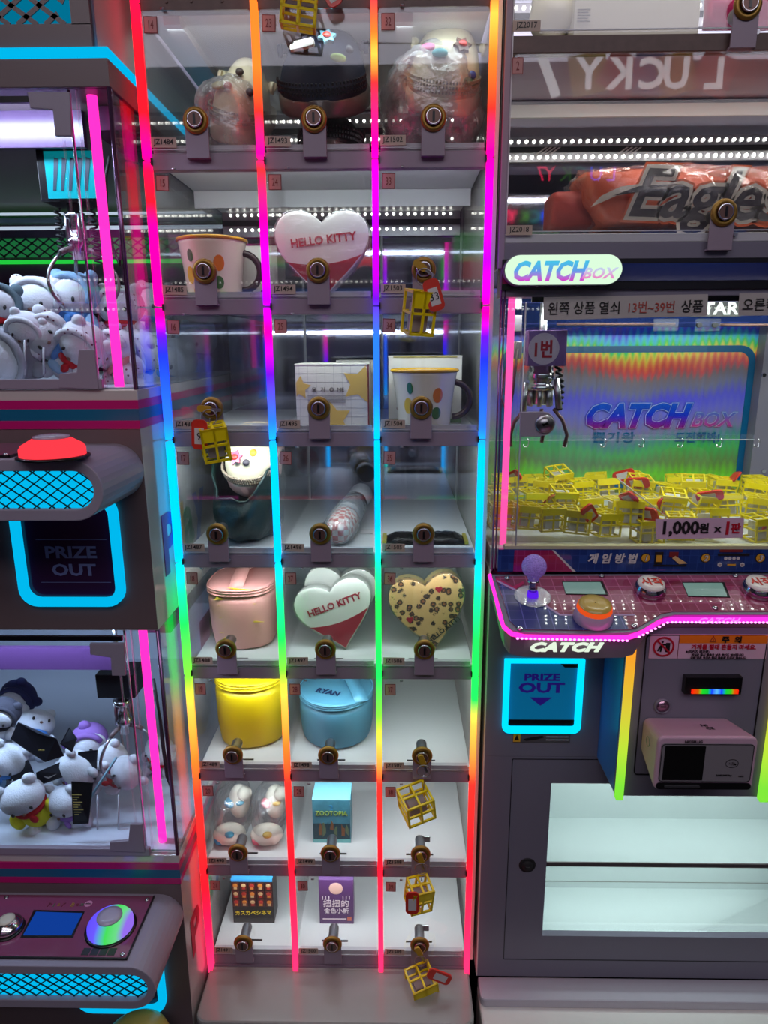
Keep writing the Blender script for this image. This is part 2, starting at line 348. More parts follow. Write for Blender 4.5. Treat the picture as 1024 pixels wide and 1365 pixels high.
for k, x in enumerate(XS):
    st = [(at(512, y, 1).z, c) for y, c in SC[k]]
    sl = ramp_emit('rainbow_strip_light', st, (.38, 2.02), 1.8)
    for j in range(-1, 8):
        z0, z1 = ZJ(j)+(.0015 if j < 7 else -.019), (ZJ(j-1)-.0015 if j >= 0 else ZJ(-1)+.15)
        o = bx('light_strip', sl, x-.0043, x+.0043, .989, 1.006, z0, z1, locker, bev=.001)
        if j >= 0: bx('strip_clip', M_BLACK, x+.0043 if k < 3 else x-.0062, x+.0062 if k < 3 else x-.0043, .996, 1.002, z0-.006, z0+.003, o)

def lock_parts(cx, cz, par, y=.984, scale=1.0, key=False):
    """bracket tongue, brass collar, steel face with keyway, threaded barrel behind"""
    s = scale
    b = MB().prism([(cx-.0155*s, cz-.045*s), (cx+.0155*s, cz-.045*s)] + [(cx+.0155*s*math.cos(a*PI/10), cz+.0155*s*math.sin(a*PI/10)) for a in range(11)], y+.006, y+.0085)
    b.box(cx-.0155*s, cx+.0155*s, y+.0085, y+.02, cz-.045*s, cz-.0425*s).build('lock_bracket', M_BAR, par, bev=.0006)
    m = MB(); m.M = Matrix.Translation((cx, y+.006, cz)) @ FRONT
    m.lathe([(.0168*s, 0), (.0168*s, .002), (.015*s, .0045), (.0108*s, .005), (.0108*s, .001), (.0, .001)], 28, 0)
    c = m.build('lock_collar', M_GOLD, par)
    m = MB(); m.M = Matrix.Translation((cx, y+.006, cz)) @ FRONT
    m.lathe([(.0098*s, 0), (.0098*s, .007), (.009*s, .008), (.009*s, .0085)], 28, 0, caps=True)
    m.lathe([(.0098*s, .0072), (.0104*s, .0078), (.0096*s, .0088), (.0086*s, .0086)], 28, 2, caps=False)
    m.box(-.0016*s, .0016*s, -.006*s, .006*s, .0085, .0092, 1); m.build('lock_face', [M_DKSTEEL, M_BLACK, M_CHROME], par)
    m = MB(); m.M = Matrix.Translation((cx, y+.008, cz)) @ FRONT
    pr = []
    for k in range(9): pr += [(.0088*s, -.004*k), (.0080*s, -.004*k-.002)]
    m.lathe(pr, 16, 0); m.build('lock_barrel', M_STEEL, par)
    MB().box(cx-.003, cx+.018, y+.04, y+.043, cz-.006, cz+.006).build('lock_cam', M_STEEL, par, bev=.001) if key else None

CX = [[.071, .074, .077], [.070, .074, .066], [.068, .070, .064], [.064, .067, .069], [.066, .070, .072], [.066, .070, .070], [.064, .069, .069], [.063, .068, .069]]
CODE = [['JZ1484', 'JZ1493', 'JZ1502'], ['JZ1485', 'JZ1494', 'JZ1503'], ['JZ1486', 'JZ1495', 'JZ1504'], ['JZ1487', 'JZ1496', 'JZ1505'], ['JZ1488', 'JZ1497', 'JZ1506'], ['JZ1489', 'JZ1498', 'JZ1507'], ['JZ1490', 'JZ1499', 'JZ1508'], ['JZ1491', 'JZ1500', 'JZ1509']]
def sticker(txt, x, z, w_, h_, par, rot=0, y=.997, name='number_sticker', size=.0135, red=True):
    m = MB(); m.M = FT(x, y, z, rot)
    if red: m.box(-w_/2, w_/2, -h_/2, h_/2, 0, .0004, 1); m.box(-w_/2+.001, w_/2-.001, -h_/2+.001, h_/2-.001, .0004, .0006, 0)
    else: m.box(-w_/2, w_/2, -h_/2, h_/2, 0, .0006, 0)
    m.text(txt, size, Matrix.Translation((0, 0, .0008)), 2, sx=.62 if red else .95, bold=0 if red else .01)
    return m.build(name, [M_STICK if red else M_STICKB, M_RED, M_RED if red else M_INK], par)
LOCKX = {}
for j in range(8):
    for i in range(3):
        z0, z1 = ZJ(j)+.0105, ZJ(j-1)-.0105; x0, x1 = XS[i]+.0055, XS[i+1]-.0055
        door = MB().prism(rrect(x0, x1, z0, z1, .004, 3), .998, 1.0).build('door', M_DOOR, locker)
        bx('door_rim', M_EDGE, x0+.002, x1-.002, .9975, .9985, z0+.0035, z0+.0048, door)
        MB().box(x0+.002, x1-.002, 1.002, 1.010, z0-.001, z0+.010).build('door_sill', M_EDGE, door)
        MB().tube([(x1-.014, .996, z0+.006), (x1-.014, 1.0, z0+.006)], .0035, 12).build('door_bumper', M_ACR, door)
        MB().tube([(x0+.028, .994, z1+.0005), (x0+.033, .994, z1+.0005)], .0016, 6).build('hinge_pin', M_STEEL, door)
        cx = XS[i]+CX[j][i]; cz = z0+.0365; LOCKX[(j, i)] = (cx, cz)
        lock_parts(cx, cz, door, key=(j, i) in ((6, 2), (7, 2)))
        r = random.uniform(-.07, .03)
        sticker(str(14+j+9*i), x0+.0125, z1-.0165, .0175, .0195, door, r*.6)
        sticker(CODE[j][i], x0+.0185, z0+.0125, .034, .0125, door, r*.4, name='code_label', size=.0095, red=False)
        if j >= 3: MB().box(cx-.024, cx+.024, 1.03, 1.033, z0-.0008, z0+.0002).build('shelf_slot', M_BLACK, door)

# ------------------------------------------------------------------ key cages
def cage_mb(s=.045, t=.0022, h=None):
    """openwork cube, base on z=0: edges, a cross on each side, one solid side"""
    h = h or s; m = MB(); a = s/2
    for x in (-a, a-t):
        for y in (-a, a-t): m.box(x, x+t, y, y+t, 0, h)
    for z in (0, h-t, h/2-t/2):
        for x in (-a, a-t): m.box(x, x+t, -a, a, z, z+t)
        for y in (-a, a-t): m.box(-a, a, y, y+t, z, z+t)
    for z in (0, h-t): m.box(-t/2, t/2, -a, a, z, z+t); m.box(-a, a, -t/2, t/2, z, z+t)
    for y in (-a, a-t): m.box(-t/2, t/2, y, y+t, 0, h)
    return m
def tag_mb(l=.042, w=.022):
    m = MB(); m.prism(rrect(-w/2, w/2, -l, 0, .007, 4), -.0015, .0015, 0); m.box(-w*.3, w*.3, -.0019, -.0015, -l*.82, -l*.28, 1); return m
def keychain(name, label, lx, lz, drop, s=.04, h=.042, rot=0, ctilt=0, tagpos=None, tagrot=0, tagtxt='', plate=True, y=.962, key=True, inner=True, keyrot=.6):
    t = thing(name, label, 'keychain', (lx, y, lz), 'keys hanging from the locker locks')
    if key:
        m = MB(); m.M = Matrix.Translation((0, .005, 0)) @ Matrix.Rotation(keyrot, 4, 'Y')
        m.prism(rrect(-.017, .003, -.0045, .0045, .003, 4), -.004, .0, 0); m.box(.003, .016, -.003, 0, -.002, .002, 1); m.box(-.002, .002, 0, .016, -.003, .003, 1)
        m.build('key', [mat('yellow_key_head', (176, 138, 30), rough=.35), M_STEEL], t, local=True)
    m = MB(); m.tube([(.011*math.cos(a*PI/8), 0, -.011+.011*math.sin(a*PI/8)) for a in range(16)], .0007, 5, closed=True); m.build('split_ring', M_STEEL, t, local=True)
    m = MB(); m.tube([(0, 0, -.018), (.001, -.001, -drop*.6), (0, 0, -drop)], .0009, 5); m.build('link', M_STEEL, t, local=True)
    cg = cage_mb(s, .0032, h)
    if plate: cg.box(-s/2, s/2, -s/2, -s/2+.0018, h*.62, h)
    o = cg.build('cage', M_YEL, t, local=True)
    o.location = (ctilt, 0, -drop-h); o.rotation_euler = (.18, rot, .35)
    if inner:
        q = MB().box(-s*.30, s*.30, -s*.2, s*.3, .004, h*.7).build('key_block', mat('grey_foam', (150, 138, 140), rough=.7), o, local=True)
    if tagpos is not None:
        m = tag_mb(); 
        if tagtxt: m.text(tagtxt, .014, Matrix.Translation((0, -.0022, -.023)) @ FRONT, 2)
        g = m.build('name_tag', [M_REDP, M_PAPER, M_INK], t, local=True); g.location = tagpos; g.rotation_euler = (0, tagrot, 0)
    return t
lx = lambda j, i: LOCKX[(j, i)]
a = lx(1, 2); keychain('keychain', 'yellow cage and orange red name tag on key in lock of cell 33', a[0], a[1], .028, .036, .058, .05, -.010, (.006, -.02, -.016), -.3, '33', y=.972)
a = lx(2, 0); keychain('keychain', 'yellow cage and orange tag marked 9 on key in lock of cell 16', a[0], a[1], .020, .038, .050, -.12, .008, (-.008, -.022, -.012), .06, '9', y=.972, keyrot=.1)
a = lx(5, 2); keychain('keychain', 'tilted yellow cage with red tie on key in lock of cell 37', a[0]+.002, a[1]-.006, .046, .048, .042, -.17, -.010, None, y=.972, plate=False, keyrot=1.2)
a = lx(6, 2); keychain('keychain', 'yellow cage behind long red tag on key in lock of cell 38', a[0]+.001, a[1]-.004, .034, .038, .048, .03, -.006, (-.016, -.028, -.032), .0, '', y=.972, keyrot=1.3)
a = lx(7, 2); keychain('keychain', 'crumpled yellow cage with red tag sticking out from lock of cell 39', a[0]+.001, a[1]-.006, .03, .046, .052, -.15, .004, (.012, -.024, -.008), 2.0-PI, '', y=.972, keyrot=1.1)
t = thing('keychain', 'empty yellow cage hanging down at the top of cell 23', 'keychain', tuple(at(396, 2, .975)), 'keys hanging from the locker locks')
m = cage_mb(.044, .003, .036).build('cage', M_YEL, t, local=True); m.location = (0, 0, -.03); m.rotation_euler = (.2, .12, .12)
m = tag_mb(.026, .02).build('name_tag', [M_REDP, M_PAPER], t, local=True); m.location = (.038, 0, .018); m.rotation_euler = (0, -.5, 0)
m = MB().tube([(0, 0, .005), (0, 0, .06)], .0008, 5).build('link', M_STEEL, t, local=True)

# ------------------------------------------------------------------ prizes in the locker
FL = lambda j: ZJ(j)+.0097                                  # top of the shelf of row j
def heart(w_, h_, n=44):
    pts = []
    for k in range(n):
        t = 2*PI*k/n; x = 16*math.copysign(abs(math.sin(t))**2.3, math.sin(t)); z = 13*math.cos(t)-4.2*math.cos(2*t)-1.2*math.cos(3*t)-.6*math.cos(4*t)
        pts.append((x/32*w_, (z+16.6)/27.0*h_))
    return pts[::-1]
def mug(x, y, z, label, tilt=0, s=1.0):
    t = thing('enamel_mug', label, 'mug', (x, y, z), 'cream mugs with yellow rims')
    H, R0, R1 = .088*s, .040*s, .050*s
    def R(q): return R0+(R1-R0)*q**1.6 if q > .06 else R0-.004+.066*q*s
    m = MB(); m.M = Matrix.Translation((x, y, z))
    pr = [(.001, 0)] + [(R(q/12), H*q/12) for q in range(13)] + [(R(1)-.004, H), (R(.9)-.004, H*.9), (R0-.005, .006), (.001, .006)]
    m.lathe(pr, 40, 0, caps=False).build('mug_body', M_CREAM, t)
    m = MB(); m.M = Matrix.Translation((x, y, z)); m.tube([((R1)*math.cos(k*PI/20), R1*math.sin(k*PI/20), H) for k in range(40)], .0026*s, 8, closed=True)
    m.build('rim', mat('mustard_enamel', (214, 160, 28), rough=.2), t)
    m = MB(); m.tube([(x+R(.55)-.001+.027*s*math.sin(PI*k/14), y-.003, z+H*.50+H*.30*math.cos(PI*k/14)) for k in range(15)], .0050*s, 10)
    m.build('handle', mat('dark_brown_enamel', (52, 34, 34), rough=.2), t)
    for px, pz, rx, rz, c in ((-.52, .72, .005, .0085, (60, 120, 60)), (-.62, .42, .0075, .012, (226, 190, 60)), (.42, .60, .008, .011, (222, 120, 30)), (.40, .30, .0075, .009, (70, 120, 60)), (-.42, .17, .0045, .006, (216, 130, 40))):
        m = MB(); n = 18; vs = []
        for k in range(n):
            zz = z+H*pz+rz*s*math.sin(2*PI*k/n); q = (zz-z)/H; r = R(q)+.0006; a = px+rx*s*math.cos(2*PI*k/n)/r; vs.append((x+r*math.sin(a), y-r*math.cos(a), zz))
        m.add(vs, [tuple(range(n))]); o = m.build('painted_fruit', mat('print_%d_%d_%d' % c, c, rough=.25), t, solid=.0004); 
    return t
p = at(287, 390, 1.07); mug(p.x, 1.07, FL(1), 'cream mug with yellow rim beside a white box in cell 15')
p = at(565, 560, 1.07); mug(p.x, 1.06, FL(2), 'cream mug with yellow rim and brown handle in cell 34')
def carton(name, label, x0, x1, y0, y1, z0, z1, m, cat='box', group=None, seam=True):
    t = thing(name, label, cat, ((x0+x1)/2, y0, z0), group)
    bx('carton', m, x0, x1, y0, y1, z0, z1, t, bev=.0008)
    if seam: bx('lid_flap', m, x0-.0004, x1+.0004, y0-.0006, y1, z1-.0012, z1+.0006, t); 
    return t
M_BOXW = mat('white_card', (212, 208, 198), rough=.5); M_LINE = mat('grey_print', (150, 146, 140), rough=.5)
p = at(340, 322, 1.13); q = at(350, 393, 1.13)
t = carton('mug_box', 'white mug carton with small cherry prints behind the mug of cell 15', p.x-.035, XS[1]-.004, 1.125, 1.2, FL(1), FL(1)+.088, M_BOXW)
for k, (px, pz) in enumerate(((-.03, .02), (-.024, .02))): MB().tube([(XS[1]+px, 1.1244, FL(1)+pz), (XS[1]+px, 1.1238, FL(1)+pz)], .0025, 10).build('cherry_print', M_RED, t)
x0 = at(518, 560, 1.13).x; x1 = at(614, 560, 1.13).x
t = carton('mug_box', 'white mug carton with green base band behind the mug of cell 34', x0, x1, 1.125, 1.225, FL(2), FL(2)+.108, M_BOXW)
bx('green_band', mat('green_print', (96, 128, 84), rough=.5), x0-.0003, x1+.0003, 1.1244, 1.126, FL(2)+.001, FL(2)+.008, t)
bx('lid_edge', mat('gold_card', (150, 138, 70), rough=.4), x0+.008, x1-.008, 1.124, 1.1255, FL(2)+.1055, FL(2)+.108, t)
for px, pz in ((.012, .07), (.016, .025), (.02, .024), (.09, .06)): MB().tube([(x0+px, 1.1249, FL(2)+pz), (x0+px, 1.1243, FL(2)+pz)], .003, 10).build('fruit_print', M_RED, t)
# star carton in cell 25
x0 = at(396, 566, 1.05).x; x1 = at(492, 566, 1.05).x; z0 = FL(2); y0 = 1.05; zt = z0+.098
t = carton('star_box', 'white carton printed with big gold stars in cell 25', x0, x1, y0, 1.16, z0, zt, mat('gridded_card', (214, 210, 196), rough=.5))
G = mat('gold_star_print', (206, 170, 84), rough=.5)
def star(cx, cz, r, a0, n=5, k=.52):
    return [((r if i % 2 == 0 else r*k)*math.cos(a0+PI*i/n)+cx, (r if i % 2 == 0 else r*k)*math.sin(a0+PI*i/n)+cz) for i in range(2*n)]
def clip(poly, xa, xb, za, zb): return [(min(xb, max(xa, a)), min(zb, max(za, b))) for a, b in poly]
for cx, cz, r, a0 in ((x0+.006, z0+.063, .018, .2), (x1-.012, z0+.068, .030, 1.3), (x1-.055, z0+.014, .030, .5)):
    MB().prism(clip(star(cx, cz, r, a0), x0+.001, x1-.001, z0+.001, zt-.002), y0-.0006, y0, plane='XZ').build('star_print', G, t)
bx('red_edge', M_RED, x1-.0015, x1+.0006, y0-.0006, y0+.002, z0, zt, t)
for k in range(7): MB().box(x0+.013*k+.006, x0+.013*k+.0063, y0-.0002, y0, z0, zt).box(x0, x1, y0-.0002, y0, z0+.013*k+.006, z0+.013*k+.0063).build('grid_line', M_LINE, t)
m = MB()
for k, s2 in enumerate(('용', '기', '◎', 'ME')): m.text(s2, .0085, FT(x0+.028+.0135*k, y0-.0008, z0+.060), 0)
for k in range(4): m.box(x0+.018, x0+.076, y0-.0008, y0-.0003, z0+.050-.0032*k, z0+.0514-.0032*k, 1)
m.build('carton_print', [mat('brown_ink', (70, 56, 50)), M_LINE], t)
t = carton('spare_box', 'pale carton standing behind the star printed box', x0+.05, XS[2]-.004, 1.2, 1.3, z0, z0+.10, M_BOXW, group=None)

# heart tins
M_HW = mat('white_printed_tin', (226, 224, 216), rough=.25); M_HR = mat('crimson_print', (168, 30, 52), rough=.3)
def heart_box(label, cx, cy, cz, w_, h_, rot, depth, front, rim, deco):
    t = thing('heart_box', label, 'gift box', (cx, cy, cz), 'heart shaped gift boxes')
    hp = heart(w_, h_)
    MB().prism(hp, 0, depth).build('box_base', rim, t, local=True, bev=.002)
    MB().prism(heart(w_*1.02, h_*1.02), -.004, depth*.35).build('box_lid', front, t, local=True, bev=.002)
    if deco == 'white':
        low = [(x, min(z, h_*.40-(x/w_)*-.010+.05*(x/w_)**2)) for x, z in heart(w_*.96, h_*.96)]
        m = MB(); m.prism([(x, z+h_*.02) for x, z in low], -.0046, -.004); m.build('red_band_print', M_HR, t, local=True)
        m = MB(); m.text('HELLO KITTY', .0162, FT(.002, -.0050, h_*.70, .11), 0, bold=.03, sx=.98); m.build('lettering', M_HR, t, local=True)
    else:
        m = MB(); m.text('HELLO KITTY', .0115, FT(.020, -.0052, h_*.27, .55), 0, bold=.03); m.build('lettering', M_INK, t, local=True)
        for a_, b_ in ((.022, .78), (-.034, .42)): MB().prism([(x+a_, z+b_*h_) for x, z in heart(.012, .011)], -.005, -.004).build('small_heart_print', M_HR, t, local=True)
    t.rotation_euler = (-.05, rot, 0)
    o = MB().prism(heart(w_*1.05, h_*1.05), -.007, depth+.003).build('shrink_wrap', clear('shrink_film', gloss=.07, rough=.08, haze=.015, bump=.4, bscale=40), t, local=True, bev=.003); o.location.z = -.0025
    return t
lm = mat('leopard_print', (214, 168, 110), rough=.3); nt = lm.node_tree; b = nt.nodes['Principled BSDF']
tc = nt.nodes.new('ShaderNodeTexCoord'); vo = nt.nodes.new('ShaderNodeTexVoronoi'); vo.inputs['Scale'].default_value = 82; no = nt.nodes.new('ShaderNodeTexNoise'); no.inputs['Scale'].default_value = 90
mx = nt.nodes.new('ShaderNodeMix'); mx.data_type = 'RGBA'; mx.inputs[0].default_value = .006; nt.links.new(tc.outputs['Object'], mx.inputs[6]); nt.links.new(no.outputs['Color'], mx.inputs[7]); nt.links.new(mx.outputs[2], vo.inputs['Vector'])
cr = nt.nodes.new('ShaderNodeValToRGB'); cr.color_ramp.interpolation = 'CONSTANT'; e = cr.color_ramp.elements
e[0].color = rgb(150, 90, 50); e[0].position = 0; e[1].position = .20; e[1].color = rgb(44, 26, 20); x = e.new(.40); x.color = rgb(214, 168, 110)
nt.links.new(vo.outputs['Distance'], cr.inputs[0]); nt.links.new(cr.outputs[0], b.inputs['Base Color'])
def hb(px, py, y, j, *a_):
    p = at(px, py, y); heart_box(a_[0], p.x, y, FL(j)+.001, *a_[1:])
hb(431, 395, 1.05, 1, 'white heart shaped box with red lettering standing upright in cell 24', .134, .121, 0, .03, M_HW, M_HW, 'white')
hb(462, 860, 1.07, 4, 'white heart shaped box leaning with red lettering in cell 27', .128, .116, -.26, .03, M_HW, M_HW, 'white')
hb(452, 850, 1.125, 4, 'second white heart shaped box close behind the leaning one', .124, .12, .05, .03, M_HW, M_HW, 'white')
hb(580, 862, 1.07, 4, 'leopard print heart shaped box with cream rim in cell 36', .124, .125, -.16, .04, lm, mat('cream_card', (226, 204, 140), rough=.4), 'leopard')
for o in list(bpy.data.objects):
    if o.name.startswith('lettering') and o.parent and 'second white' in o.parent.get('label', ''): bpy.data.objects.remove(o)

# clogs
def clog(name, label, loc, rot, upper, sole, charms, L=.20, W=.105, bag=None, group='foam clogs in the top row', inner=None):
    t = thing(name, label, 'clog', loc, group)
    def wd(u): return W/2*(max(0, math.sin(min(1, u*2.6+.02)*PI/2))**.55)*(1-.22*max(0, u-.45)/.55)*(1 if u < .93 else math.sqrt(max(0.02, 1-((u-.93)/.07)**2)))
    N = 24; rings = []; us = [0, .01, .03, .06, .1, .16, .24, .34, .46, .6, .75, .86, .93, .97, 1]
    for u in us:
        w_ = wd(u)+.001
        for _ in (0,): rings.append((u, w_))
    def ringpts(u, w_, z0, z1, ex): return [(w_*math.copysign(abs(math.cos(2*PI*k/N))**ex, math.cos(2*PI*k/N)), L*u, (z0+z1)/2+(z1-z0)/2*math.copysign(abs(math.sin(2*PI*k/N))**ex, math.sin(2*PI*k/N))) for k in range(N)]
    m = MB(); m.loft([ringpts(u, w_*1.03, .004*(1-min(1, u*6))*2, .030+.006*u, .45) for u, w_ in rings]); m.build('sole', sole, t, local=True)
    m = MB(); vs = []; M_ = 15; ul = [0.012, .03, .06, .1, .16, .24, .32, .40, .48, .55, .60]
    rr = []
    for u in ul:
        w_ = wd(u)*.985; h = .028 + .058*math.sin(min(1, u/.42)*PI/2)**.8 + .014*max(0, u-.42)/.18
        rr.append([(w_*math.cos(PI*k/M_), L*u, .026+(h-.026+.0)*math.sin(PI*k/M_)**.75) for k in range(M_+1)])
    n = M_+1; vs = [p for r in rr for p in r]; fs = [(i*n+k, i*n+k+1, (i+1)*n+k+1, (i+1)*n+k) for i in range(len(rr)-1) for k in range(n-1)]
    m.add(vs, fs, 0, True); m.add(rr[0], [tuple(range(n))], 0, True); m.build('upper', upper, t, local=True, solid=.004)
    m = MB(); m.tube([(W/2*.96*math.cos(PI*k/14), L*.58+L*.36*math.sin(PI*k/14), .072-.012*math.sin(PI*k/14)) for k in range(15)], .006, 8); m.build('heel_strap', upper, t, local=True)
    for s in (-1, 1): MB().tube([(s*W/2*.93, L*.57, .070), (s*W/2*1.03, L*.57, .070)], .008, 12).build('strap_button', upper, t, local=True)
    m = MB()
    for k in range(34):
        a_ = PI*(k+.5)/34
        for r_ in range(3):
            u = .02+.02*r_; w_ = W/2*1.0; x = w_*.98*math.cos(a_); y = L*(.30-.285*math.sin(a_)**.9)
            m.box(x-.0012, x+.0012, y-.0014-.001*r_, y+.0008, .034+.006*r_, .037+.006*r_)
    o = m.build('vent_band', inner or M_BLACK, t, local=True); o['kind'] = 'stuff'
    for k, (cx, u, kind, c) in enumerate(charms):
        cw = wd(u)*.985; h = .028+.058*math.sin(min(1, u/.42)*PI/2)**.8; sa = math.sqrt(max(0, 1-(cx/cw)**2)); zz = .026+(h-.026)*sa**.75+.003
        m = MB(); m.M = Matrix.Translation((cx, L*u, zz)) @ Matrix.Rotation(.5, 4, 'X') @ Matrix.Rotation(cx*9, 4, 'Y')
        if kind == 'word': m.prism(rrect(-.017, .017, -.0055, .0055, .003, 3), 0, .004, plane='XY'); m.prism(rrect(-.012, .014, .004, .009, .002, 3), 0, .004, plane='XY')
        elif kind == 'star': m.prism(star(0, 0, .013, .3, 6, .6), 0, .004, plane='XY', m=0); m.ell((0, 0, .005), (.006, .005, .003), 10, 6, 1)
        elif kind == 'oval': m.ell((0, 0, .002), (.011, .007, .004), 14, 8)
        else: m.ell((0, 0, .002), (.006, .006, .004), 12, 6)
        m.build('shoe_charm', [mat('charm_%d_%d_%d' % c, c, rough=.4), M_REDP], t, local=True)
    t.rotation_euler = rot; return t
def blob_bag(name, label, c, r, seedv, m=None, cat='bag', amp=.12, knot=True, e=.8, group=None):
    t = thing(name, label, cat, (c[0], c[1], c[2]-r[2]), group)
    mb = MB().ell(c, r, 40, 28, 0, e); 
    for k, v in enumerate(mb.v):
        d = (v-Vector(c)); n = noise.noise(v*30+Vector((seedv, 0, 0)))+.5*noise.noise(v*75); rdg = abs(noise.noise(v*48+Vector((0, seedv, 0))))
        q = Vector(c)+d*(1+amp*n-amp*.7*rdg); q.z = max(q.z, c[2]-r[2]+.001); mb.v[k] = q
    mb.build('bag_film', m or M_WRAP, t)
    if knot:
        k2 = MB(); 
        for q in range(5): a_ = q*1.3; k2.tube([(c[0]-r[0]*.4, c[1], c[2]+r[2]*.6), (c[0]-r[0]*(.5+.06*q), c[1]-.01*math.cos(a_), c[2]+r[2]*(.72+.04*q))], .003, 5)
        k2.build('bag_fold', m or M_WRAP, t)
    return t
NAVY = mat('navy_foam', (20, 30, 48), rough=.65, bump=.05, spec=.15); SOLG = mat('smoky_grey_sole', (92, 88, 82), rough=.3); WHF = mat('ivory_foam', (226, 220, 186), rough=.5); BLF = mat('black_foam', (34, 34, 38), rough=.45)
z = FL(0)
clog('clog', 'black clog lying under the navy clog in cell 23', (at(440, 195, 1.06).x, 1.05, z), (.0, 0, .05), BLF, SOLG, [], L=.22, W=.098)
clog('clog', 'navy clog with white, rainbow and green charms propped on a black clog', (at(430, 150, 1.04).x, 1.025, z+.040), (.52, -.02, -.02), NAVY, SOLG,
     [(-.022, .30, 'word', (222, 222, 214)), (.010, .38, 'star', (120, 190, 210)), (.026, .20, 'oval', (150, 200, 60)), (.040, .32, 'dot', (30, 34, 44))], L=.19, W=.124)
clog('clog', 'black clog under the bagged ivory clog in cell 32', (at(556, 195, 1.08).x, 1.07, z), (0, .06, .05), BLF, BLF, [], L=.20, W=.09)
clog('clog', 'ivory clog with colourful charms inside clear bag in cell 32', (at(590, 150, 1.04).x-.006, 1.045, z+.048), (.55, .12, -.06), WHF, WHF,
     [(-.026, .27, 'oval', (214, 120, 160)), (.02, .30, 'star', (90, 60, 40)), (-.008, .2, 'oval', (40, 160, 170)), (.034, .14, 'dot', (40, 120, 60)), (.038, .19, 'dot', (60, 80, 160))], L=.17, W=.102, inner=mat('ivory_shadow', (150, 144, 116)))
blob_bag('clear_bag', 'large crinkled clear bag draped over the ivory and black clogs of cell 32', ((XS[2]+XS[3])/2+.004, 1.105, z+.078), (.071, .088, .077), 3.1, group='clear plastic bags', e=.75)
clog('clog', 'ivory clog with small round charms inside clear bag in cell 14', (at(300, 150, 1.05).x, 1.055, z+.018), (.50, .22, -.02), WHF, WHF,
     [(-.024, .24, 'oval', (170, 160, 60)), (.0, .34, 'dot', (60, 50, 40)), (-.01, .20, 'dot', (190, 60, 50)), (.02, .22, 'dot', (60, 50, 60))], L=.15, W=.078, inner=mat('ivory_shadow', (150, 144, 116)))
blob_bag('clear_bag', 'small crinkled clear bag filling the lower right corner of cell 14', (XS[1]-.056, 1.10, z+.060), (.050, .085, .060), 9.2, group='clear plastic bags', e=.8)

# cell 17: dark green pouch with a clog wrapped inside; cell 26: wrapped folding umbrella; cell 35: snack packet
def pouch():
    z = FL(3); c = (XS[1]-.066, 1.12, z+.062); t = thing('green_pouch', 'dark green pouch gaping open around a cream clog in cell 17', 'pouch', (c[0], c[1], z))
    rings = []; N = 28
    for q, (s_, zz) in enumerate(((.3, 0), (.72, .002), (.95, .02), (1.05, .05), (1.02, .08), (.98, .112), (1.0, .135))):
        r = []
        for k in range(N):
            a_ = 2*PI*k/N; n = 1+.22*noise.noise(Vector((math.cos(a_)*2.2, math.sin(a_)*2.2, zz*28)))
            cut = -.062*max(0, -math.sin(a_+.2))**1.5*(zz/.135)**2 if zz > .04 else 0
            r.append((c[0]+.056*s_*n*math.cos(a_), c[1]+.085*s_*n*math.sin(a_), z+zz+cut+.007*math.sin(6*a_)*(zz/.135)))
        rings.append(r)
    MB().loft(rings, cap1=False).build('pouch_body', mat('dark_green_leatherette', (10, 40, 36), rough=.4, bump=.9, bscale=60), t, solid=.003, sub=1)
    MB().tube(rings[-1], .0022, 6, closed=True).build('pouch_hem', mat('deep_green_hem', (14, 44, 40), rough=.4), t)
pouch()
clog('clog', 'cream clog with pink charm tucked into the green pouch', (XS[1]-.062, 1.085, FL(3)+.068), (.62, .05, -.12), mat('cream_foam', (236, 222, 190), rough=.5), mat('pale_pink_foam', (222, 178, 168), rough=.5),
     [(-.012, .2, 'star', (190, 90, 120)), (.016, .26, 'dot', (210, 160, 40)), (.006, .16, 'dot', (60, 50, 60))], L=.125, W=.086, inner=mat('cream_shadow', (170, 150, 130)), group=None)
z = FL(3)
t = thing('folding_umbrella', 'folding umbrella in clear sleeve with red gingham end in cell 26', 'umbrella', (at(452, 715, 1.06).x, 1.06, z))
A = Vector((at(449, 715, 1.05).x, 1.045, z+.022)); B = Vector((at(482, 640, 1.27).x, 1.30, z+.035)); d = (B-A)
gm = mat('red_gingham', (222, 190, 180), rough=.6); nt = gm.node_tree; b = nt.nodes['Principled BSDF']; ck = nt.nodes.new('ShaderNodeTexChecker'); ck.inputs['Scale'].default_value = 110
ck.inputs['Color1'].default_value = rgb(226, 214, 206); ck.inputs['Color2'].default_value = rgb(196, 70, 60); tcn = nt.nodes.new('ShaderNodeTexCoord'); nt.links.new(tcn.outputs['Object'], ck.inputs['Vector']); nt.links.new(ck.outputs['Color'], b.inputs['Base Color'])
MB().tube([A+d*q for q in (0, .03, .1, .2, .3)], [.010, .019, .023, .024, .024], 18).build('canopy', gm, t)
MB().tube([A+d*q for q in (.3, .45, .6, .66)], [.0235, .023, .020, .016], 18).build('sleeve', mat('silver_grey_cloth', (170, 168, 176), rough=.35, bump=.4), t)
MB().tube([A+d*q for q in (.66, .70, .72)], [.021, .021, .018], 18).build('handle_ring', M_BLACK, t)
MB().tube([A+d*q for q in (.715, .74, .78)], [.0185, .0185, .012], 18).build('handle_cap', M_REDP, t)
MB().tube([A+d*q for q in (.78, .85, .95, 1.0)], [.017, .022, .022, .018], 16).build('wrapped_end', mat('silver_grey_cloth', (170, 168, 176)), t)
m = MB().tube([A+d*q+Vector((0, 0, .001)) for q in (-.05, -.01, .1, .2, .3, .4, .5, .6, .7)], [.012, .02, .027, .0275, .027, .0265, .0255, .024, .022], 26)
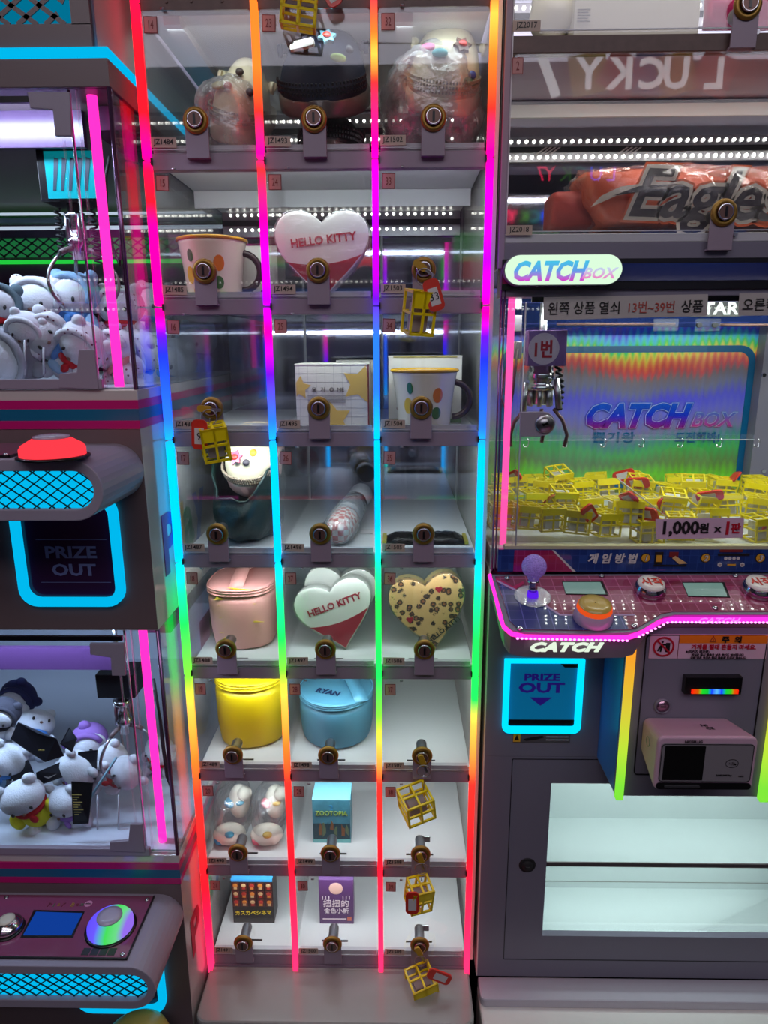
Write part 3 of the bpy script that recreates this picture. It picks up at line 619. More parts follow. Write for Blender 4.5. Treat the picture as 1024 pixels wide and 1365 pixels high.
for k, v in enumerate(m.v): m.v[k] = v + Vector((noise.noise(v*70), noise.noise(v*70+Vector((9, 0, 0))), noise.noise(v*70+Vector((0, 9, 0)))))*.003; m.v[k].z = max(m.v[k].z, z+.0006)
m.build('clear_sleeve', M_WRAP, t)
bx('care_label', M_PAPER, B.x+.004, B.x+.026, 1.12, 1.15, z+.0005, z+.0015, t)
x0, x1 = at(513, 716, 1.08).x, at(620, 716, 1.08).x
t = thing('snack_packet', 'flat black foil packet with yellow crimped ends in cell 35', 'packet', ((x0+x1)/2, 1.08, z))
m = MB(); N = 24; M2 = 10; vs = []
for i in range(N+1):
    for k in range(M2+1):
        u, v = i/N, k/M2; h = .012*math.sin(PI*v)**.6*min(1, 8*u, 8*(1-u))+.002*noise.noise(Vector((u*30, v*8, 1)))
        vs.append((x0+(x1-x0)*u, 1.055+.05*v, z+.003+max(0, h)))
m.add(vs, [(i*(M2+1)+k, i*(M2+1)+k+1, (i+1)*(M2+1)+k+1, (i+1)*(M2+1)+k) for i in range(N) for k in range(M2)], 0, True)
m.build('foil_body', mat('black_foil', (20, 19, 18), rough=.22, metal=.5, bump=.6, bscale=150), t, solid=.001)
for xa in (x0-.003, x1-.003): bx('crimped_end', mat('gold_foil', (190, 176, 60), rough=.3, metal=.4, bump=.5), xa, xa+.006, 1.054, 1.106, z+.002, z+.0065, t)

# cooler bags
def cooler(name, label, cx, cy, j, w_, d_, h_, m, e, lean=0, lid_in=.0, crump=.03, strap=True):
    z = FL(j); t = thing(name, label, 'bag', (cx, cy, z), 'soft zip cooler bags'); N = 36
    def ring(s_, zz, cr=1): 
        r = []
        for k in range(N):
            a_ = 2*PI*k/N; ca, sa = math.cos(a_), math.sin(a_); n = 1+cr*crump*(noise.noise(Vector((ca*3, sa*3, zz*40+cx*9)))*1.6+.8*noise.noise(Vector((ca*9, sa*9, zz*90))))
            r.append((w_*s_*n*math.copysign(abs(ca)**e, ca)+lean*zz, d_*s_*n*math.copysign(abs(sa)**e, sa), zz))
        return r
    MB().loft([ring(.85, 0), ring(.93, .002), ring(.97, .015), ring(1, h_*.3), ring(1.02, h_*.55), ring(1.01, h_*.8), ring(1, h_*.9)]).build('bag_body', m, t, local=True, sub=1)
    top = [ring(1.0, h_*.9, .3), ring(1.015, h_*.93, .3), ring(1.0, h_*.985, .3), ring(.93, h_*1.0, .2), ring(.5, h_*1.015, 0), ring(.05, h_*1.02, 0)]
    MB().loft(top).build('lid', m, t, local=True)
    for zz in (.905, .95, .985): MB().tube(ring(1.012, h_*zz, .3), .0014, 6, closed=True).build('zip_piping', m, t, local=True)
    if strap:
        MB().loft([[(-.012+lean*h_, y, z2), (.012+lean*h_, y, z2), (.012+lean*h_, y, z2+.002), (-.012+lean*h_, y, z2+.002)] for y, z2 in ((-d_*.8, h_*1.0), (-d_*.5, h_*1.06), (0, h_*1.12), (d_*.5, h_*1.06), (d_*.8, h_*1.0))]).build('carry_strap', m, t, local=True)
    return t
PINK = mat('pink_leatherette', (222, 152, 146), rough=.45, bump=.15); YELB = mat('yellow_leatherette', (224, 196, 8), rough=.4, bump=.15); BLUB = mat('sky_blue_leatherette', (84, 148, 178), rough=.4, bump=.12)
t = cooler('cooler_bag', 'pink soft cooler bag with little gold flecks in cell 18', at(332, 860, 1.13).x, 1.125, 4, .056, .068, .110, PINK, .7, lean=-.02)
for k in range(12): MB().prism([(random.uniform(-.04, .04)+q[0], random.uniform(.03, .09)*0+.02+.008*k+q[1]) for q in ((0, 0), (.006, .001), (.003, .006))][:3], -.0655, -.064).build('gold_fleck', mat('gold_fleck', (226, 184, 60)), t, local=True)
t = cooler('cooler_bag', 'yellow soft cooler bag with creased sides in cell 19', at(344, 998, 1.13).x-.003, 1.13, 5, .063, .075, .128, YELB, .85, lean=-.0, strap=False)
t = cooler('cooler_bag', 'round sky blue cooler bag with RYAN on its lid in cell 28', at(450, 1000, 1.12).x, 1.125, 5, .066, .072, .090, BLUB, 1.0, lean=.0, crump=.015)
m = MB(); m.M = Matrix.Translation((-.012, -.030, .0945)) @ Matrix.Rotation(-.35, 4, 'Z') @ Matrix.Rotation(.12, 4, 'X'); m.text('RYAN', .017, Matrix(), 0, bold=.03, shear=.1); m.build('lid_lettering', mat('navy_print', (20, 40, 84)), t, local=True)
for o in t.children:
    if o.name.startswith('carry_strap'): o.location = (.030, 0, -.002); o.rotation_euler = (0, 0, .35)

# cell 20: two knotted bags with small white toys; cells 29, 21, 30: printed cartons
z = FL(6)
for k, (px, lab, acc, l2) in enumerate(((313, 'left clear bag of two small white toys with blue trims in cell 20', (60, 150, 190), 0), (362, 'right clear bag of two small white toys with pink trims in cell 20', (236, 110, 130), 1))):
    x = at(px, 1110, 1.08).x; x = min(x, XS[1]-.035)
    for q, (dx, dy, dz, rr_) in enumerate(((-.004, .0, .017, (.030, .024, .016)), (.006, .045, .052, (.02, .02, .034)))):
        tt = thing('small_toy', ('small white toy with %s trim lying low in the %s bag' if q == 0 else 'small white toy with %s trim upright in the %s bag') % (('blue', 'left'), ('pink', 'right'))[k], 'toy', (x+dx, 1.06+dy, z+dz-rr_[2]), 'small toys in clear bags')
        MB().ell((x+dx, 1.06+dy, z+dz), rr_, 20, 12).build('toy_body', mat('ivory_vinyl', (232, 226, 210), rough=.35), tt)
        MB().ell((x+dx+.012, 1.052+dy, z+dz+(.022 if q else 0)), (.014, .014, .013), 16, 10).build('toy_head', mat('ivory_vinyl', ()), tt)
        MB().ell((x+dx-.014, 1.05+dy, z+dz-(.004 if q == 0 else -.004)), (.012, .012, .009), 12, 8).build('toy_trim', mat('trim_%d' % k, acc, rough=.4), tt)
        MB().ell((x+dx+.004, 1.045+dy, z+dz+(.008 if q else .01)), (.009, .007, .005), 12, 8).build('toy_arm', mat('arm_%d' % k, (240, 200, 90) if k else (90, 180, 210), rough=.4), tt)
    blob_bag('clear_bag', lab, (x, 1.085, z+.05), (.034, .05, .048), 20+k*7, M_WRAPSOFT, group='clear plastic bags', knot=False)
def print_box(name, label, pxa, pxb, pybase, Y, j, h_, d_, body, top):
    xa, xb = at(pxa, pybase, Y).x, at(pxb, pybase, Y).x; z = FL(j)
    t = thing(name, label, 'box', ((xa+xb)/2, Y, z), 'printed cartons on the lower shelves')
    bx('carton', body, xa, xb, Y, Y+d_, z, z+h_, t, bev=.0006); bx('top_flap', top, xa, xb, Y, Y+d_, z+h_, z+h_+.001, t); return t, xa, xb, z
sky = mat('teal_poster_print', (70, 140, 160), rough=.35, var=.6, bscale=50)
t, xa, xb, z = print_box('printed_box', 'teal printed carton with green film title in cell 29', 418, 468, 1126, 1.06, 6, .088, .05, sky, mat('light_blue_card', (130, 205, 226)))
w_ = xb-xa
m = MB(); m.text('ZOOTOPIA', .0130, FT((xa+xb)/2, 1.0590, z+.062), 0, bold=.01, sx=.86); m.text('ZOOTOPIA', .0130, FT((xa+xb)/2+.0006, 1.0596, z+.0610), 1, bold=.03, sx=.86); m.text('2', .016, FT((xa+xb)/2, 1.0592, z+.073), 2)
m.build('title_lettering', [mat('green_title', (150, 190, 90)), mat('dark_green_title', (24, 60, 50)), mat('blue_title', (40, 130, 180))], t)
mb = MB()
mb.box(xa+.001, xb-.001, 1.0596, 1.0599, z+.008, z+.040, 0)
for k in range(9): mb.prism([(q[0]+xa+.004+w_*.1*k, q[1]+z+.012+random.random()*.018) for q in ((0, 0), (.006, 0), (.006, .012), (.003, .02), (0, .012))], 1.0592, 1.0598, k % 3)
mb.build('scene_print', [mat('dark_teal_print', (30, 66, 76)), mat('brown_print', (120, 84, 50)), mat('olive_print', (90, 110, 80))], t)
bx('base_band', mat('aqua_print', (120, 196, 196)), xa, xb, 1.0594, 1.06, z, z+.007, t)
t, xa, xb, z = print_box('printed_box', 'dark carton with rows of little figures and yellow katakana in cell 21', 313, 367, 1249, 1.07, 7, .098, .04, mat('near_black_card', (34, 28, 26), rough=.35), mat('bright_blue_card', (60, 150, 210)))
mb = MB(); cs = []
for r_ in range(3):
    for k in range(5):
        c = random.choice(((190, 90, 40), (200, 150, 60), (120, 60, 40), (180, 50, 50), (90, 110, 60))); cs.append(c)
        x = xa+(xb-xa)*(.1+.2*k); zz = z+.083-.0185*r_
        mb.box(x-.0062, x+.0062, 1.0692, 1.0698, zz-.008, zz+.008, 0); mb.ell((x, 1.069, zz+.002), (.0044, .0006, .0042), 10, 6, 1+(r_+k) % 3); mb.box(x-.003, x+.003, 1.0688, 1.0692, zz-.006, zz-.001, 1+(r_+k+1) % 3)
mb.build('figure_prints', [mat('maroon_print', (86, 36, 28)), mat('orange_print', (206, 130, 50)), mat('tan_print', (200, 170, 120)), mat('red_print', (170, 50, 40))], t)
m = MB(); m.text('カスカベシネマ', .0105, FT((xa+xb)/2, 1.0692, z+.024, .03), 0, bold=.02, sx=.95); m.build('title_lettering', mat('yellow_ink', (226, 206, 50)), t)
bx('blue_edge', mat('bright_blue_card', ()), xa, xb, 1.0692, 1.07, z+.0935, z+.098, t)
t, xa, xb, z = print_box('printed_box', 'purple carton with white Chinese lettering in cell 30', 427, 472, 1245, 1.07, 7, .098, .03, mat('plum_card', (92, 56, 108), rough=.35), mat('plum_top', (110, 76, 128)))
m = MB(); m.ell(((xa+xb)/2, 1.0694, z+.080), (.013, .0006, .013), 20, 10, 0); m.text('扭扭的', .0165, FT((xa+xb)/2, 1.0692, z+.047), 1, bold=.015); m.text('食色小新', .0118, FT((xa+xb)/2, 1.0692, z+.0305), 1, bold=.01)
for k in range(3): m.box(xa+.006+.006*k, xa+.0075+.006*k, 1.0690, 1.0698, z+.055, z+.062, 1)
for k in range(3): m.box(xb-.02+.006*k, xb-.0185+.006*k, 1.0690, 1.0698, z+.056, z+.063, 1)
m.box(xb-.012, xb-.004, 1.0692, 1.0698, z+.008, z+.016, 2); m.box(xa+.006, xb-.014, 1.0692, 1.0698, z+.010, z+.0125, 1)
m.build('front_print', [mat('peach_print', (226, 184, 170)), mat('pale_print', (226, 214, 222)), mat('salmon_print', (206, 110, 90))], t)

# ------------------------------------------------------------------ left: claw machine of two stacked modules
XL, YL, XW, YW, DZ = -.344, .91, -1.15, 1.74, -.725
left = thing('claw_machine', 'two tier claw machine with cyan diamond grilles and pink corner tubes', 'claw machine', (-.75, .91, 0))
M_MAG = mat('magenta_stripe', (190, 20, 110), rough=.3); M_TEAL = mat('teal_stripe', (20, 100, 134), rough=.3); M_CYAN = glow('cyan_light', (0, 186, 240), 1.25); M_CYAN2 = glow('cyan_light_soft', (0, 112, 146), 1.0)
M_PTUBE = glow('pink_tube_light', (255, 60, 230), 2.2); M_PURP = mat('plum_steel', (92, 60, 92), rough=.25); M_PLATE = mat('dark_rose_plate', (132, 66, 96), rough=.12, coat=.5)
body = MB().box(XW, XL, YL, YW, .02, .722).build('lower_body', M_SIDE, left, bev=.0015)
mid = MB().box(XW, XL, YL, YW, 1.103, 1.447).build('middle_body', M_SIDE, left, bev=.0015)
# front skins: same paint as the sides, shade put into a darker colour
for z0, z1, par in ((.03, .668, body), (1.106, 1.394, mid)): bx('shaded_front_skin', M_DARKBODY, XW, XL-.0005, YL-.0015, YL, z0, z1, par)
for dz, par in ((0, mid), (DZ, body)):
    for a_, b_, mm in ((1.4215, 1.433, M_MAG), (1.406, 1.4215, M_TEAL), (1.395, 1.406, M_MAG)):
        MB().box(XW, XL+.0006, YL-.0022, YL, a_+dz, b_+dz).box(XL, XL+.0006, YL, YW, a_+dz, b_+dz).build('stripe', mm, par)
hd = MB().box(XW, XL, YL, YW, 1.806, 1.837).box(XW, XL, YL+.002, YW, 1.837, 1.849, 1).box(XW, XL-.018, YL+.012, YW, 1.849, 2.3).build('header', [M_DARKBODY, M_CYAN], left, bev=.001)
bx('header_side', mat('matte_side_paint', (190, 192, 182), rough=.5, spec=.2), XL-.018, XL-.0165, YL+.016, YW, 1.849, 2.3, left)
MB().tube([(XL-.017, YL+.012, 1.85), (XL-.017, YL+.012, 2.3)], .002, 6).build('corner_trim', M_BODY, left)
MB().box(XW, XL+.001, YL-.0008, YL+.002, 1.8375, 1.8485).box(XL-.001, XL+.001, YL, YW, 1.8375, 1.8485).build('light_band', M_CYAN, left)
def lattice(x0, x1, z0, z1, y, sx_, sz_, t, inside=None):
    """diamond mesh of thin bars, cut to the opening"""
    m = MB()
    def seg(a, b):
        a, b = Vector(a), Vector(b); d = (b-a).normalized(); n = Vector((-d.y, d.x))*t/2
        P = [a+n, b+n, b-n, a-n]; m.prism([(p.x, p.y) for p in P], y, y+.0015)
    W_, H_ = x1-x0, z1-z0; sl = sz_/sx_; k = x0-H_/sl - sx_
    while k < x1+sx_:
        for s in (1, -1):
            xa, xb = k, k+H_/sl; za, zb = (z0, z1) if s > 0 else (z1, z0)
            pts = [(xa+(xb-xa)*q/24, za+(zb-za)*q/24) for q in range(25)]
            run = [p for p in pts if (inside(p) if inside else x0 <= p[0] <= x1)]
            if len(run) > 1: seg(run[0], run[-1])
        k += sx_
    return m
# header grille
gx1 = at(97, 20, .92).x; gz0 = at(50, 35, .92).z
ho = MB(); ho.box(XW+.02, gx1, .919, .9205, gz0, 2.2).build('grille_light', M_CYAN2, left)
lattice(XW+.02, gx1, gz0, 2.15, .9155, .0335, .0235, .0055).build('diamond_grille', M_DARKBODY, left)
fr = MB(); fr.box(gx1, XL-.018, .914, .922, gz0-.001, 2.2).box(XW, XL-.018, .914, .922, 1.849, gz0).build('grille_frame', M_DARKBODY, left)

def module(dz, up):
    # pod with stadium grille
    z0, z1, yf = 1.301+dz, 1.375+dz, .776; r = (z1-z0)/2; zc = (z0+z1)/2
    def stad(x1, zz0, zz1, x0=XW): 
        rr = (zz1-zz0)/2; c = (zz0+zz1)/2
        return [(x0, zz1), (x0, zz0)] + [(x1-rr+rr*math.cos(-PI/2+PI*k/16), c+rr*math.sin(-PI/2+PI*k/16)) for k in range(17)]
    outer = stad(XL, z0, z1); xi = at(124, 650, yf).x; inner = stad(xi, zc-r*.62, zc+r*.62)
    pod = ring_prism(MB(), outer, inner, yf, yf+.012).prism(outer, yf+.012, YL).build('control_pod', M_BODY, left, bev=.0012)
    MB().prism(stad(xi+.001, zc-r*.63, zc+r*.63), yf+.0085, yf+.0118).build('grille_light', M_CYAN, pod)
    rr = r*.62; ins = lambda p: (abs(p[1]-zc) <= rr and p[0] <= xi-rr) or (p[0]-(xi-rr))**2+(p[1]-zc)**2 <= rr*rr
    lattice(XW+.3, xi, zc-rr, zc+rr, yf+.005, .0185, .0135, .0013, ins).build('diamond_grille', M_BLACK, pod)
    # top plate
    pz = z1+.001; xr = at(134, 572, YL).x if up else at(205, 1190, YL).x
    xr = atZ(140, 573, pz).x if up else atZ(207, 1192, pz).x
    pl = MB().box(XW, xr, yf+.012, YL-.008, pz-.001, pz+.0015).build('panel_plate', M_PLATE, pod, bev=.0006)
    MB().box(XW, xr, yf+.011, yf+.013, pz-.001, pz+.0022).box(xr-.001, xr+.001, yf+.011, YL-.008, pz-.001, pz+.0022).build('plate_edge', M_BLACK, pod)
    for x, y in ((xr-.008, yf+.018), (xr-.008, YL-.016), (-.62, YL-.014)):
        m = MB(); m.M = Matrix.Translation((x, y, pz+.0015)); m.lathe([(.0035, 0), (.0032, .0015), (.0014, .002), (.0012, .0012)], 12).build('plate_screw', M_CHROME, pod)
    def button(px, py, R, h, m1, m2, name):
        c = atZ(px, py, pz+h*.5); m = MB(); m.M = Matrix.Translation((c.x, c.y, pz+.001))
        m.lathe([(R*1.12, 0), (R*1.12, .002), (R*1.02, .003)], 32, 2)
        m.lathe([(R, .002), (R, h*.45), (R*.93, h*.62), (R*.6, h*.92), (R*.55, h*.95)], 36, 0)
        m.lathe([(R*.56, h*.93), (R*.55, h*1.05), (R*.3, h*1.12), (.001, h*1.13)], 28, 1)
        return m.build(name, [m1, m2, M_BLACK], pod)
    clearcap = mat('pearl_cap', (176, 166, 186), rough=.1)
    if up: button(70, 597, .036, .024, glow('red_button_light', (255, 62, 76), 1.15), clearcap, 'push_button')
    else:
        g = ramp_emit('purple_green_button_light', [(atZ(112, 1235, pz).x, (90, 70, 235)), (atZ(138, 1235, pz).x, (110, 90, 255)), (atZ(152, 1238, pz).x, (70, 225, 90)), (atZ(168, 1230, pz).x, (110, 220, 140)), (atZ(180, 1220, pz).x, (150, 110, 240))], (-.6, -.3), 1.15, 'X')
        button(147, 1230, .033, .022, g, clearcap, 'push_button')
        button(10, 1233, .021, .018, M_CHROME, mat('cream_cap', (206, 196, 176), rough=.2), 'round_button')
        q = [atZ(x, y, pz+.002) for x, y in ((31, 1247), (95, 1247), (110, 1218), (48, 1216))]
        MB().prism([(p.x, p.y) for p in q], pz+.001, pz+.003, plane='XY').build('score_screen', glow('deep_blue_screen', (16, 60, 150), 1), pod)
        q2 = [atZ(x, y, pz+.002) for x, y in ((27, 1250), (97, 1250), (113, 1215), (45, 1213))]
        MB().prism([(p.x, p.y) for p in q2], pz+.0005, pz+.0022, plane='XY').build('screen_bezel', M_BLACK, pod)
        m = MB()
        for k, ch in enumerate('Play Box'):
            p = atZ(66+6.2*k, 1206, pz+.002); m.text(ch, .011, Matrix.Translation((p.x, p.y, pz+.0018)), k % 3)
        p = atZ(118, 1206, pz); m.M = Matrix.Translation((p.x, p.y, pz+.0015)); m.lathe([(.006, 0), (.006, .0004)], 16, 3); m.text('mini', .005, Matrix.Translation((0, 0, .0007)), 4)
        m.build('plate_lettering', [mat('maroon_ink', (110, 30, 50)), mat('green_ink', (60, 110, 70)), mat('amber_ink', (150, 110, 40)), mat('pink_badge', (200, 130, 160)), M_INK], pod)
        m = MB(); p = atZ(132, 1270, pz); 
        for k in range(4): m.box(p.x-.024+.0125*k, p.x-.013+.0125*k, p.y-.006, p.y+.006, pz+.0015, pz+.0019)
        m.build('black_keys_print', M_INK, pod)
    # prize door
    xo0, xo1, zo0, zo1 = -.535, -.384, 1.143+dz, 1.305+dz
    o_ = rrect(xo0, xo1, zo0, zo1, .026, 6); i_ = rrect(xo0+.0125, xo1-.0125, zo0+.0125, zo1-.0125, .017, 6)
    MB().prism(i_, YL-.0018, YL-.0008).build('prize_door', mat('smoked_plum_flap', (58, 30, 64), rough=.15), left)
    ring_prism(MB(), o_, i_, YL-.010, YL-.0015).build('door_light_frame', M_CYAN, left, bev=.001)
    m = MB(); m.text('PRIZE', .0235, FT(-.458, YL-.0022, 1.222+dz), 0, bold=.03, sx=1.25); m.text('OUT', .0235, FT(-.456, YL-.0022, 1.196+dz), 0, bold=.03, sx=1.25)
    m.box(-.505, -.405, YL-.0022, YL-.0018, 1.240+dz, 1.2406+dz).box(-.505, -.405, YL-.0022, YL-.0018, 1.177+dz, 1.1776+dz)
    m.build('prize_lettering', mat('dim_slate_print', (120, 130, 180)), left)
    # window: glass, posts, tube, brackets
    w0, w1 = 1.447+dz, 1.806+dz
    if not up: w1 = 1.103
    xg = at(94, 190, YL).x if up else at(178, 1000, YL).x
    bx('window_glass', M_GLASS, XW, XL, YL+.004, YL+.006, w0, w1, left)
    bx('side_glass', M_GLASS, XL-.003, XL-.001, YL, YW, w0, w1, left)
    MB().tube([(XL-.002, YL+.002, w0), (XL-.002, YL+.002, w1)], .0032, 8).build('corner_trim', mat('plum_chrome', (130, 90, 130), rough=.2, metal=.8), left)
    tx = -.379; MB().tube([(tx, .94, w0), (tx, .94, w1)], .0063, 12).build('corner_tube_light', M_PTUBE, left)
    for x in (xg-.012, xg, xg+.010): MB().tube([(x, YL+.010, w0), (x, YL+.010, w1)], .0018, 6).build('pane_edge_rail', M_ACR if x != xg else M_CHROME, left)
    bx('top_rail', M_BLACK, XW, xg, YL-.001, YL+.004, w1-.016, w1-.009, left); bx('bottom_rail', M_BODY, XW, xg+.01, YL-.004, YL+.004, w0+.001, w0+.014, left, bev=.001)
    bx('header_liner', M_PURP, xg, XL-.004, YL+.06, YW, w1-.030, w1-.002, left)
    tb = [(36, 122), (93, 122), (95, 181), (73, 181), (70, 146), (40, 144)] if up else [(119, 858), (165, 858), (167, 901), (149, 901), (147, 877), (120, 873)]
    bb = [(105, 466), (126, 466), (131, 519), (78, 517), (79, 498), (102, 496)] if up else [(173, 1099), (190, 1099), (193, 1137), (146, 1135), (146, 1123), (171, 1121)]
    for pts in (tb, bb):
        MB().prism([(at(x, y, YL-.006).x, at(x, y, YL-.006).z) for x, y in pts][::-1], YL-.006, YL-.001).build('hinge_bracket', M_BODY, left, bev=.001)
module(0, True); module(DZ, False)
# interiors
LITW = mat('cool_white_liner', (205, 210, 222), rough=.4)
bx('window_floor', LITW, XW, XL-.005, YL+.01, 1.6, 1.447, 1.449, left); bx('window_floor', LITW, XW, XL-.005, YL+.01, 1.6, .722, .724, left)
bx('window_back', LITW, XW, XL-.004, 1.60, 1.61, .724, 1.103, left)
bx('back_bar', LITW, XW, XL-.004, 1.5, 1.6, .90, .915, left)
GL = mat('lilac_glitter_panel', (74, 46, 88), rough=.3, var=.5, bscale=900)
p, q = at(0, 141, .99), at(93, 196, .99); bx('glitter_panel', GL, XW, q.x+.02, .99, 1.0, q.z, p.z, left)
p, q = at(0, 864, .99), at(150, 893, .99); bx('glitter_panel', GL, XW, q.x, .99, 1.0, q.z, p.z, left)
for y_, r_ in ((212, .004), (285, .003), (304, .004)):
    z = at(60, y_, 1.62).z; MB().tube([(XW, 1.62, z), (XL-.01, 1.62, z)], r_, 8).build('cross_tube', glow('soft_white_tube', (205, 215, 235), 1.0), left)
z0, z1 = at(60, 270, 1.66).z, at(60, 222, 1.66).z; bx('gantry_beam', mat('pale_gantry', (176, 178, 200), rough=.4), XW, XL-.01, 1.655, 1.70, z0, z1, left, bev=.003)
# sign on the side panel
LET = [mat('violet_letter', (120, 70, 170)), mat('amber_letter', (190, 160, 50)), mat('green_letter', (40, 130, 80)), mat('blue_letter', (50, 100, 180)), M_REDP, mat('crimson_letter', (200, 30, 60))]; SIDE = Matrix.Rotation(PI/2, 4, 'Z') @ FRONT
yy = .985
for k, ch in enumerate('Play Box'):
    if ch != ' ': MB().text(ch, .125, Matrix.Translation((XL+.0008, yy, 1.215)) @ SIDE, 0, bold=.03).build('side_letter', LET[[0, 1, 2, 3, 0, 4, 1, 2][k]], mid)
    yy += .030 if ch == 'l' else .066
m = MB(); yy = .955
for k, ch in enumerate('Play'):
    MB().text(ch, .10, Matrix.Translation((XL+.0008, yy, .535)) @ SIDE, 0, bold=.03).build('side_letter', LET[[5, 1, 2, 3][k]], body); yy += .03 if ch == 'l' else .06
pb = bx('side_banner', mat('pink_banner', (186, 120, 170), rough=.4), XL+.0002, XL+.001, 1.10, 1.72, .965, 1.035, left)
m = MB(); yy = 1.17
for k, ch in enumerate('Play Box'):
    if ch != ' ': m.text(ch, .045, Matrix.Translation((XL+.0014, yy, 1.0)) @ SIDE, k % 3, bold=.03)
    yy += .014 if ch == 'l' else .028
m.build('banner_lettering', [mat('olive_letter', (120, 130, 60)), mat('slate_blue_letter', (70, 90, 160)), mat('green_letter', ())], pb)

# claws
def claw(name, label, x, y, ztop, box, boxm, zbox, prong=.07, coil=True, group='claws hanging in the left machine', front=None):
    t = thing(name, label, 'claw', (x, y, zbox), group)
    bw, bh = box; cb = bx('carriage_box', boxm, x-bw/2, x+bw/2, y-.02, y+.03, zbox, zbox+bh, t, bev=.001)
    MB().tube([(x, y, zbox+bh), (x, y, ztop)], .004, 8).build('hoist_rod', M_STEEL, t)
    z = zbox
    m = MB(); m.M = Matrix.Translation((x, y, 0)); m.lathe([(.009, z), (.009, z-.012), (.014, z-.012), (.014, z-.02), (.011, z-.022), (.011, z-.045), (.0145, z-.047), (.0145, z-.055), (.008, z-.06), (.008, z-.075)], 20); m.build('motor_housing', M_CHROME, t)
    for k in range(4): a_ = PI/4+PI/2*k; MB().tube([(x+.013*math.cos(a_), y+.013*math.sin(a_), z-.014), (x+.013*math.cos(a_), y+.013*math.sin(a_), z-.052)], .0022, 6).build('guide_rod', M_STEEL, t)
    if coil:
        m = MB(); pts = [(x+.024+.005*math.cos(k*.9)+.004*math.sin(k*.02), y+.005*math.sin(k*.9), z-.004-.0012*k) for k in range(64)]; m.tube(pts, .0016, 5).build('coiled_cord', M_RUBBER, t)
        m = MB(); pts = [(x-.024+.004*math.cos(k*.9), y+.005*math.sin(k*.9), z-.006-.0011*k) for k in range(56)]; m.tube(pts, .0016, 5).build('coiled_cord', M_RUBBER, t)
    for k in range(3):
        a_ = PI*.5+2*PI/3*k+.55; c, s = math.cos(a_), math.sin(a_)
        pr = [(.010, -.06), (.022, -.064), (.030, -.068)]
        MB().tube([(x+r*c, y+r*s, z+h) for r, h in pr], .004, 6).build('claw_joint', M_DARKBODY, t)
        pts = [(.030+.022*math.sin(q/9*PI*.95)*prong/.07, -.068-prong*(q/9)) for q in range(10)]
        MB().tube([(x+r*c, y+r*s, z+h) for r, h in pts], [.0026]*8+[.003, .0026], 6).build('prong', M_STEEL, t)
    return t
p = at(94, 235, 1.03); t = claw('claw', 'chrome claw under teal screen box in the upper left window', p.x, 1.03, 1.80, (.072, .066), M_BLACK, at(94, 268, 1.01).z, prong=.075)
q = at(94, 233, 1.0088); s_ = MB().box(q.x-.034, q.x+.034, 1.0085, 1.0095, q.z-.030, q.z+.030).build('screen', mat('teal_screen', (20, 130, 140), rough=.2, emit=(0, 130, 140), es=.8), t)
for k in range(5): MB().prism([(q.x-.026+.011*k+a_, q.z+b_) for a_, b_ in ((0, -.02), (.004, -.02), (.012, .02), (.006, .022))], 1.0078, 1.0086).build('screen_streak', mat('dark_streak', (10, 40, 60)), s_)
p = at(160, 912, 1.03); claw('claw', 'dark claw on black box in the lower left window', p.x, 1.03, 1.08, (.062, .042), M_BLACK, at(160, 931, 1.01).z, prong=.075, coil=False)
for (pts, lab) in (([(146, 208), (141, 235), (142, 290), (150, 330), (160, 355), (162, 300), (156, 260), (152, 215)], 'upper'), ([(205, 905), (212, 950), (216, 990), (222, 1035), (228, 1050), (219, 1000), (214, 960), (206, 920)], 'lower')):
    MB().tube([at(x, y, 1.0) for x, y in pts], .0022, 6).build('hanging_cable', M_RUBBER, left)
# clear chute walls
for pts in ([(28, 453), (80, 453), (80, 505), (28, 505)], [(110, 1090), (155, 1010), (193, 1010), (193, 1120), (112, 1120)]):
    MB().prism([(at(x, y, .97).x, at(x, y, .97).z) for x, y in pts], .97, .973).build('chute_pane', M_ACR, left)
for x, ya, yb in ((33, 453, 500), (58, 463, 500), (130, 1060, 1115), (158, 1060, 1110)): MB().tube([at(x, ya, .965), at(x, yb, .965)], .0015, 6).build('chute_rod', M_EDGE, left)
MB().tube([at(110, 1080, .968), at(155, 1010, .968)], .0022, 6).build('chute_edge', mat('pale_teal_edge', (120, 160, 175)), left)

# plush toys
FUR = mat('white_plush', (222, 224, 232), rough=.95, bump=.4, bscale=400); FURB = mat('pale_blue_plush', (150, 190, 226), rough=.95, bump=.4, bscale=400)
dot = mat('dotted_white_cloth', (226, 228, 236), rough=.9); nt = dot.node_tree; b = nt.nodes['Principled BSDF']
vo = nt.nodes.new('ShaderNodeTexVoronoi'); vo.inputs['Scale'].default_value = 110; vo.inputs['Randomness'].default_value = .35; tcn = nt.nodes.new('ShaderNodeTexCoord'); cr = nt.nodes.new('ShaderNodeValToRGB')
cr.color_ramp.interpolation = 'CONSTANT'; cr.color_ramp.elements[0].color = rgb(110, 60, 80); cr.color_ramp.elements[1].position = .17; cr.color_ramp.elements[1].color = rgb(226, 228, 236)
nt.links.new(tcn.outputs['Object'], vo.inputs['Vector']); nt.links.new(vo.outputs['Distance'], cr.inputs[0]); nt.links.new(cr.outputs[0], b.inputs['Base Color'])
def cloth(c): return mat('cloth_%d_%d_%d' % c, c, rough=.85, bump=.2, bscale=200)
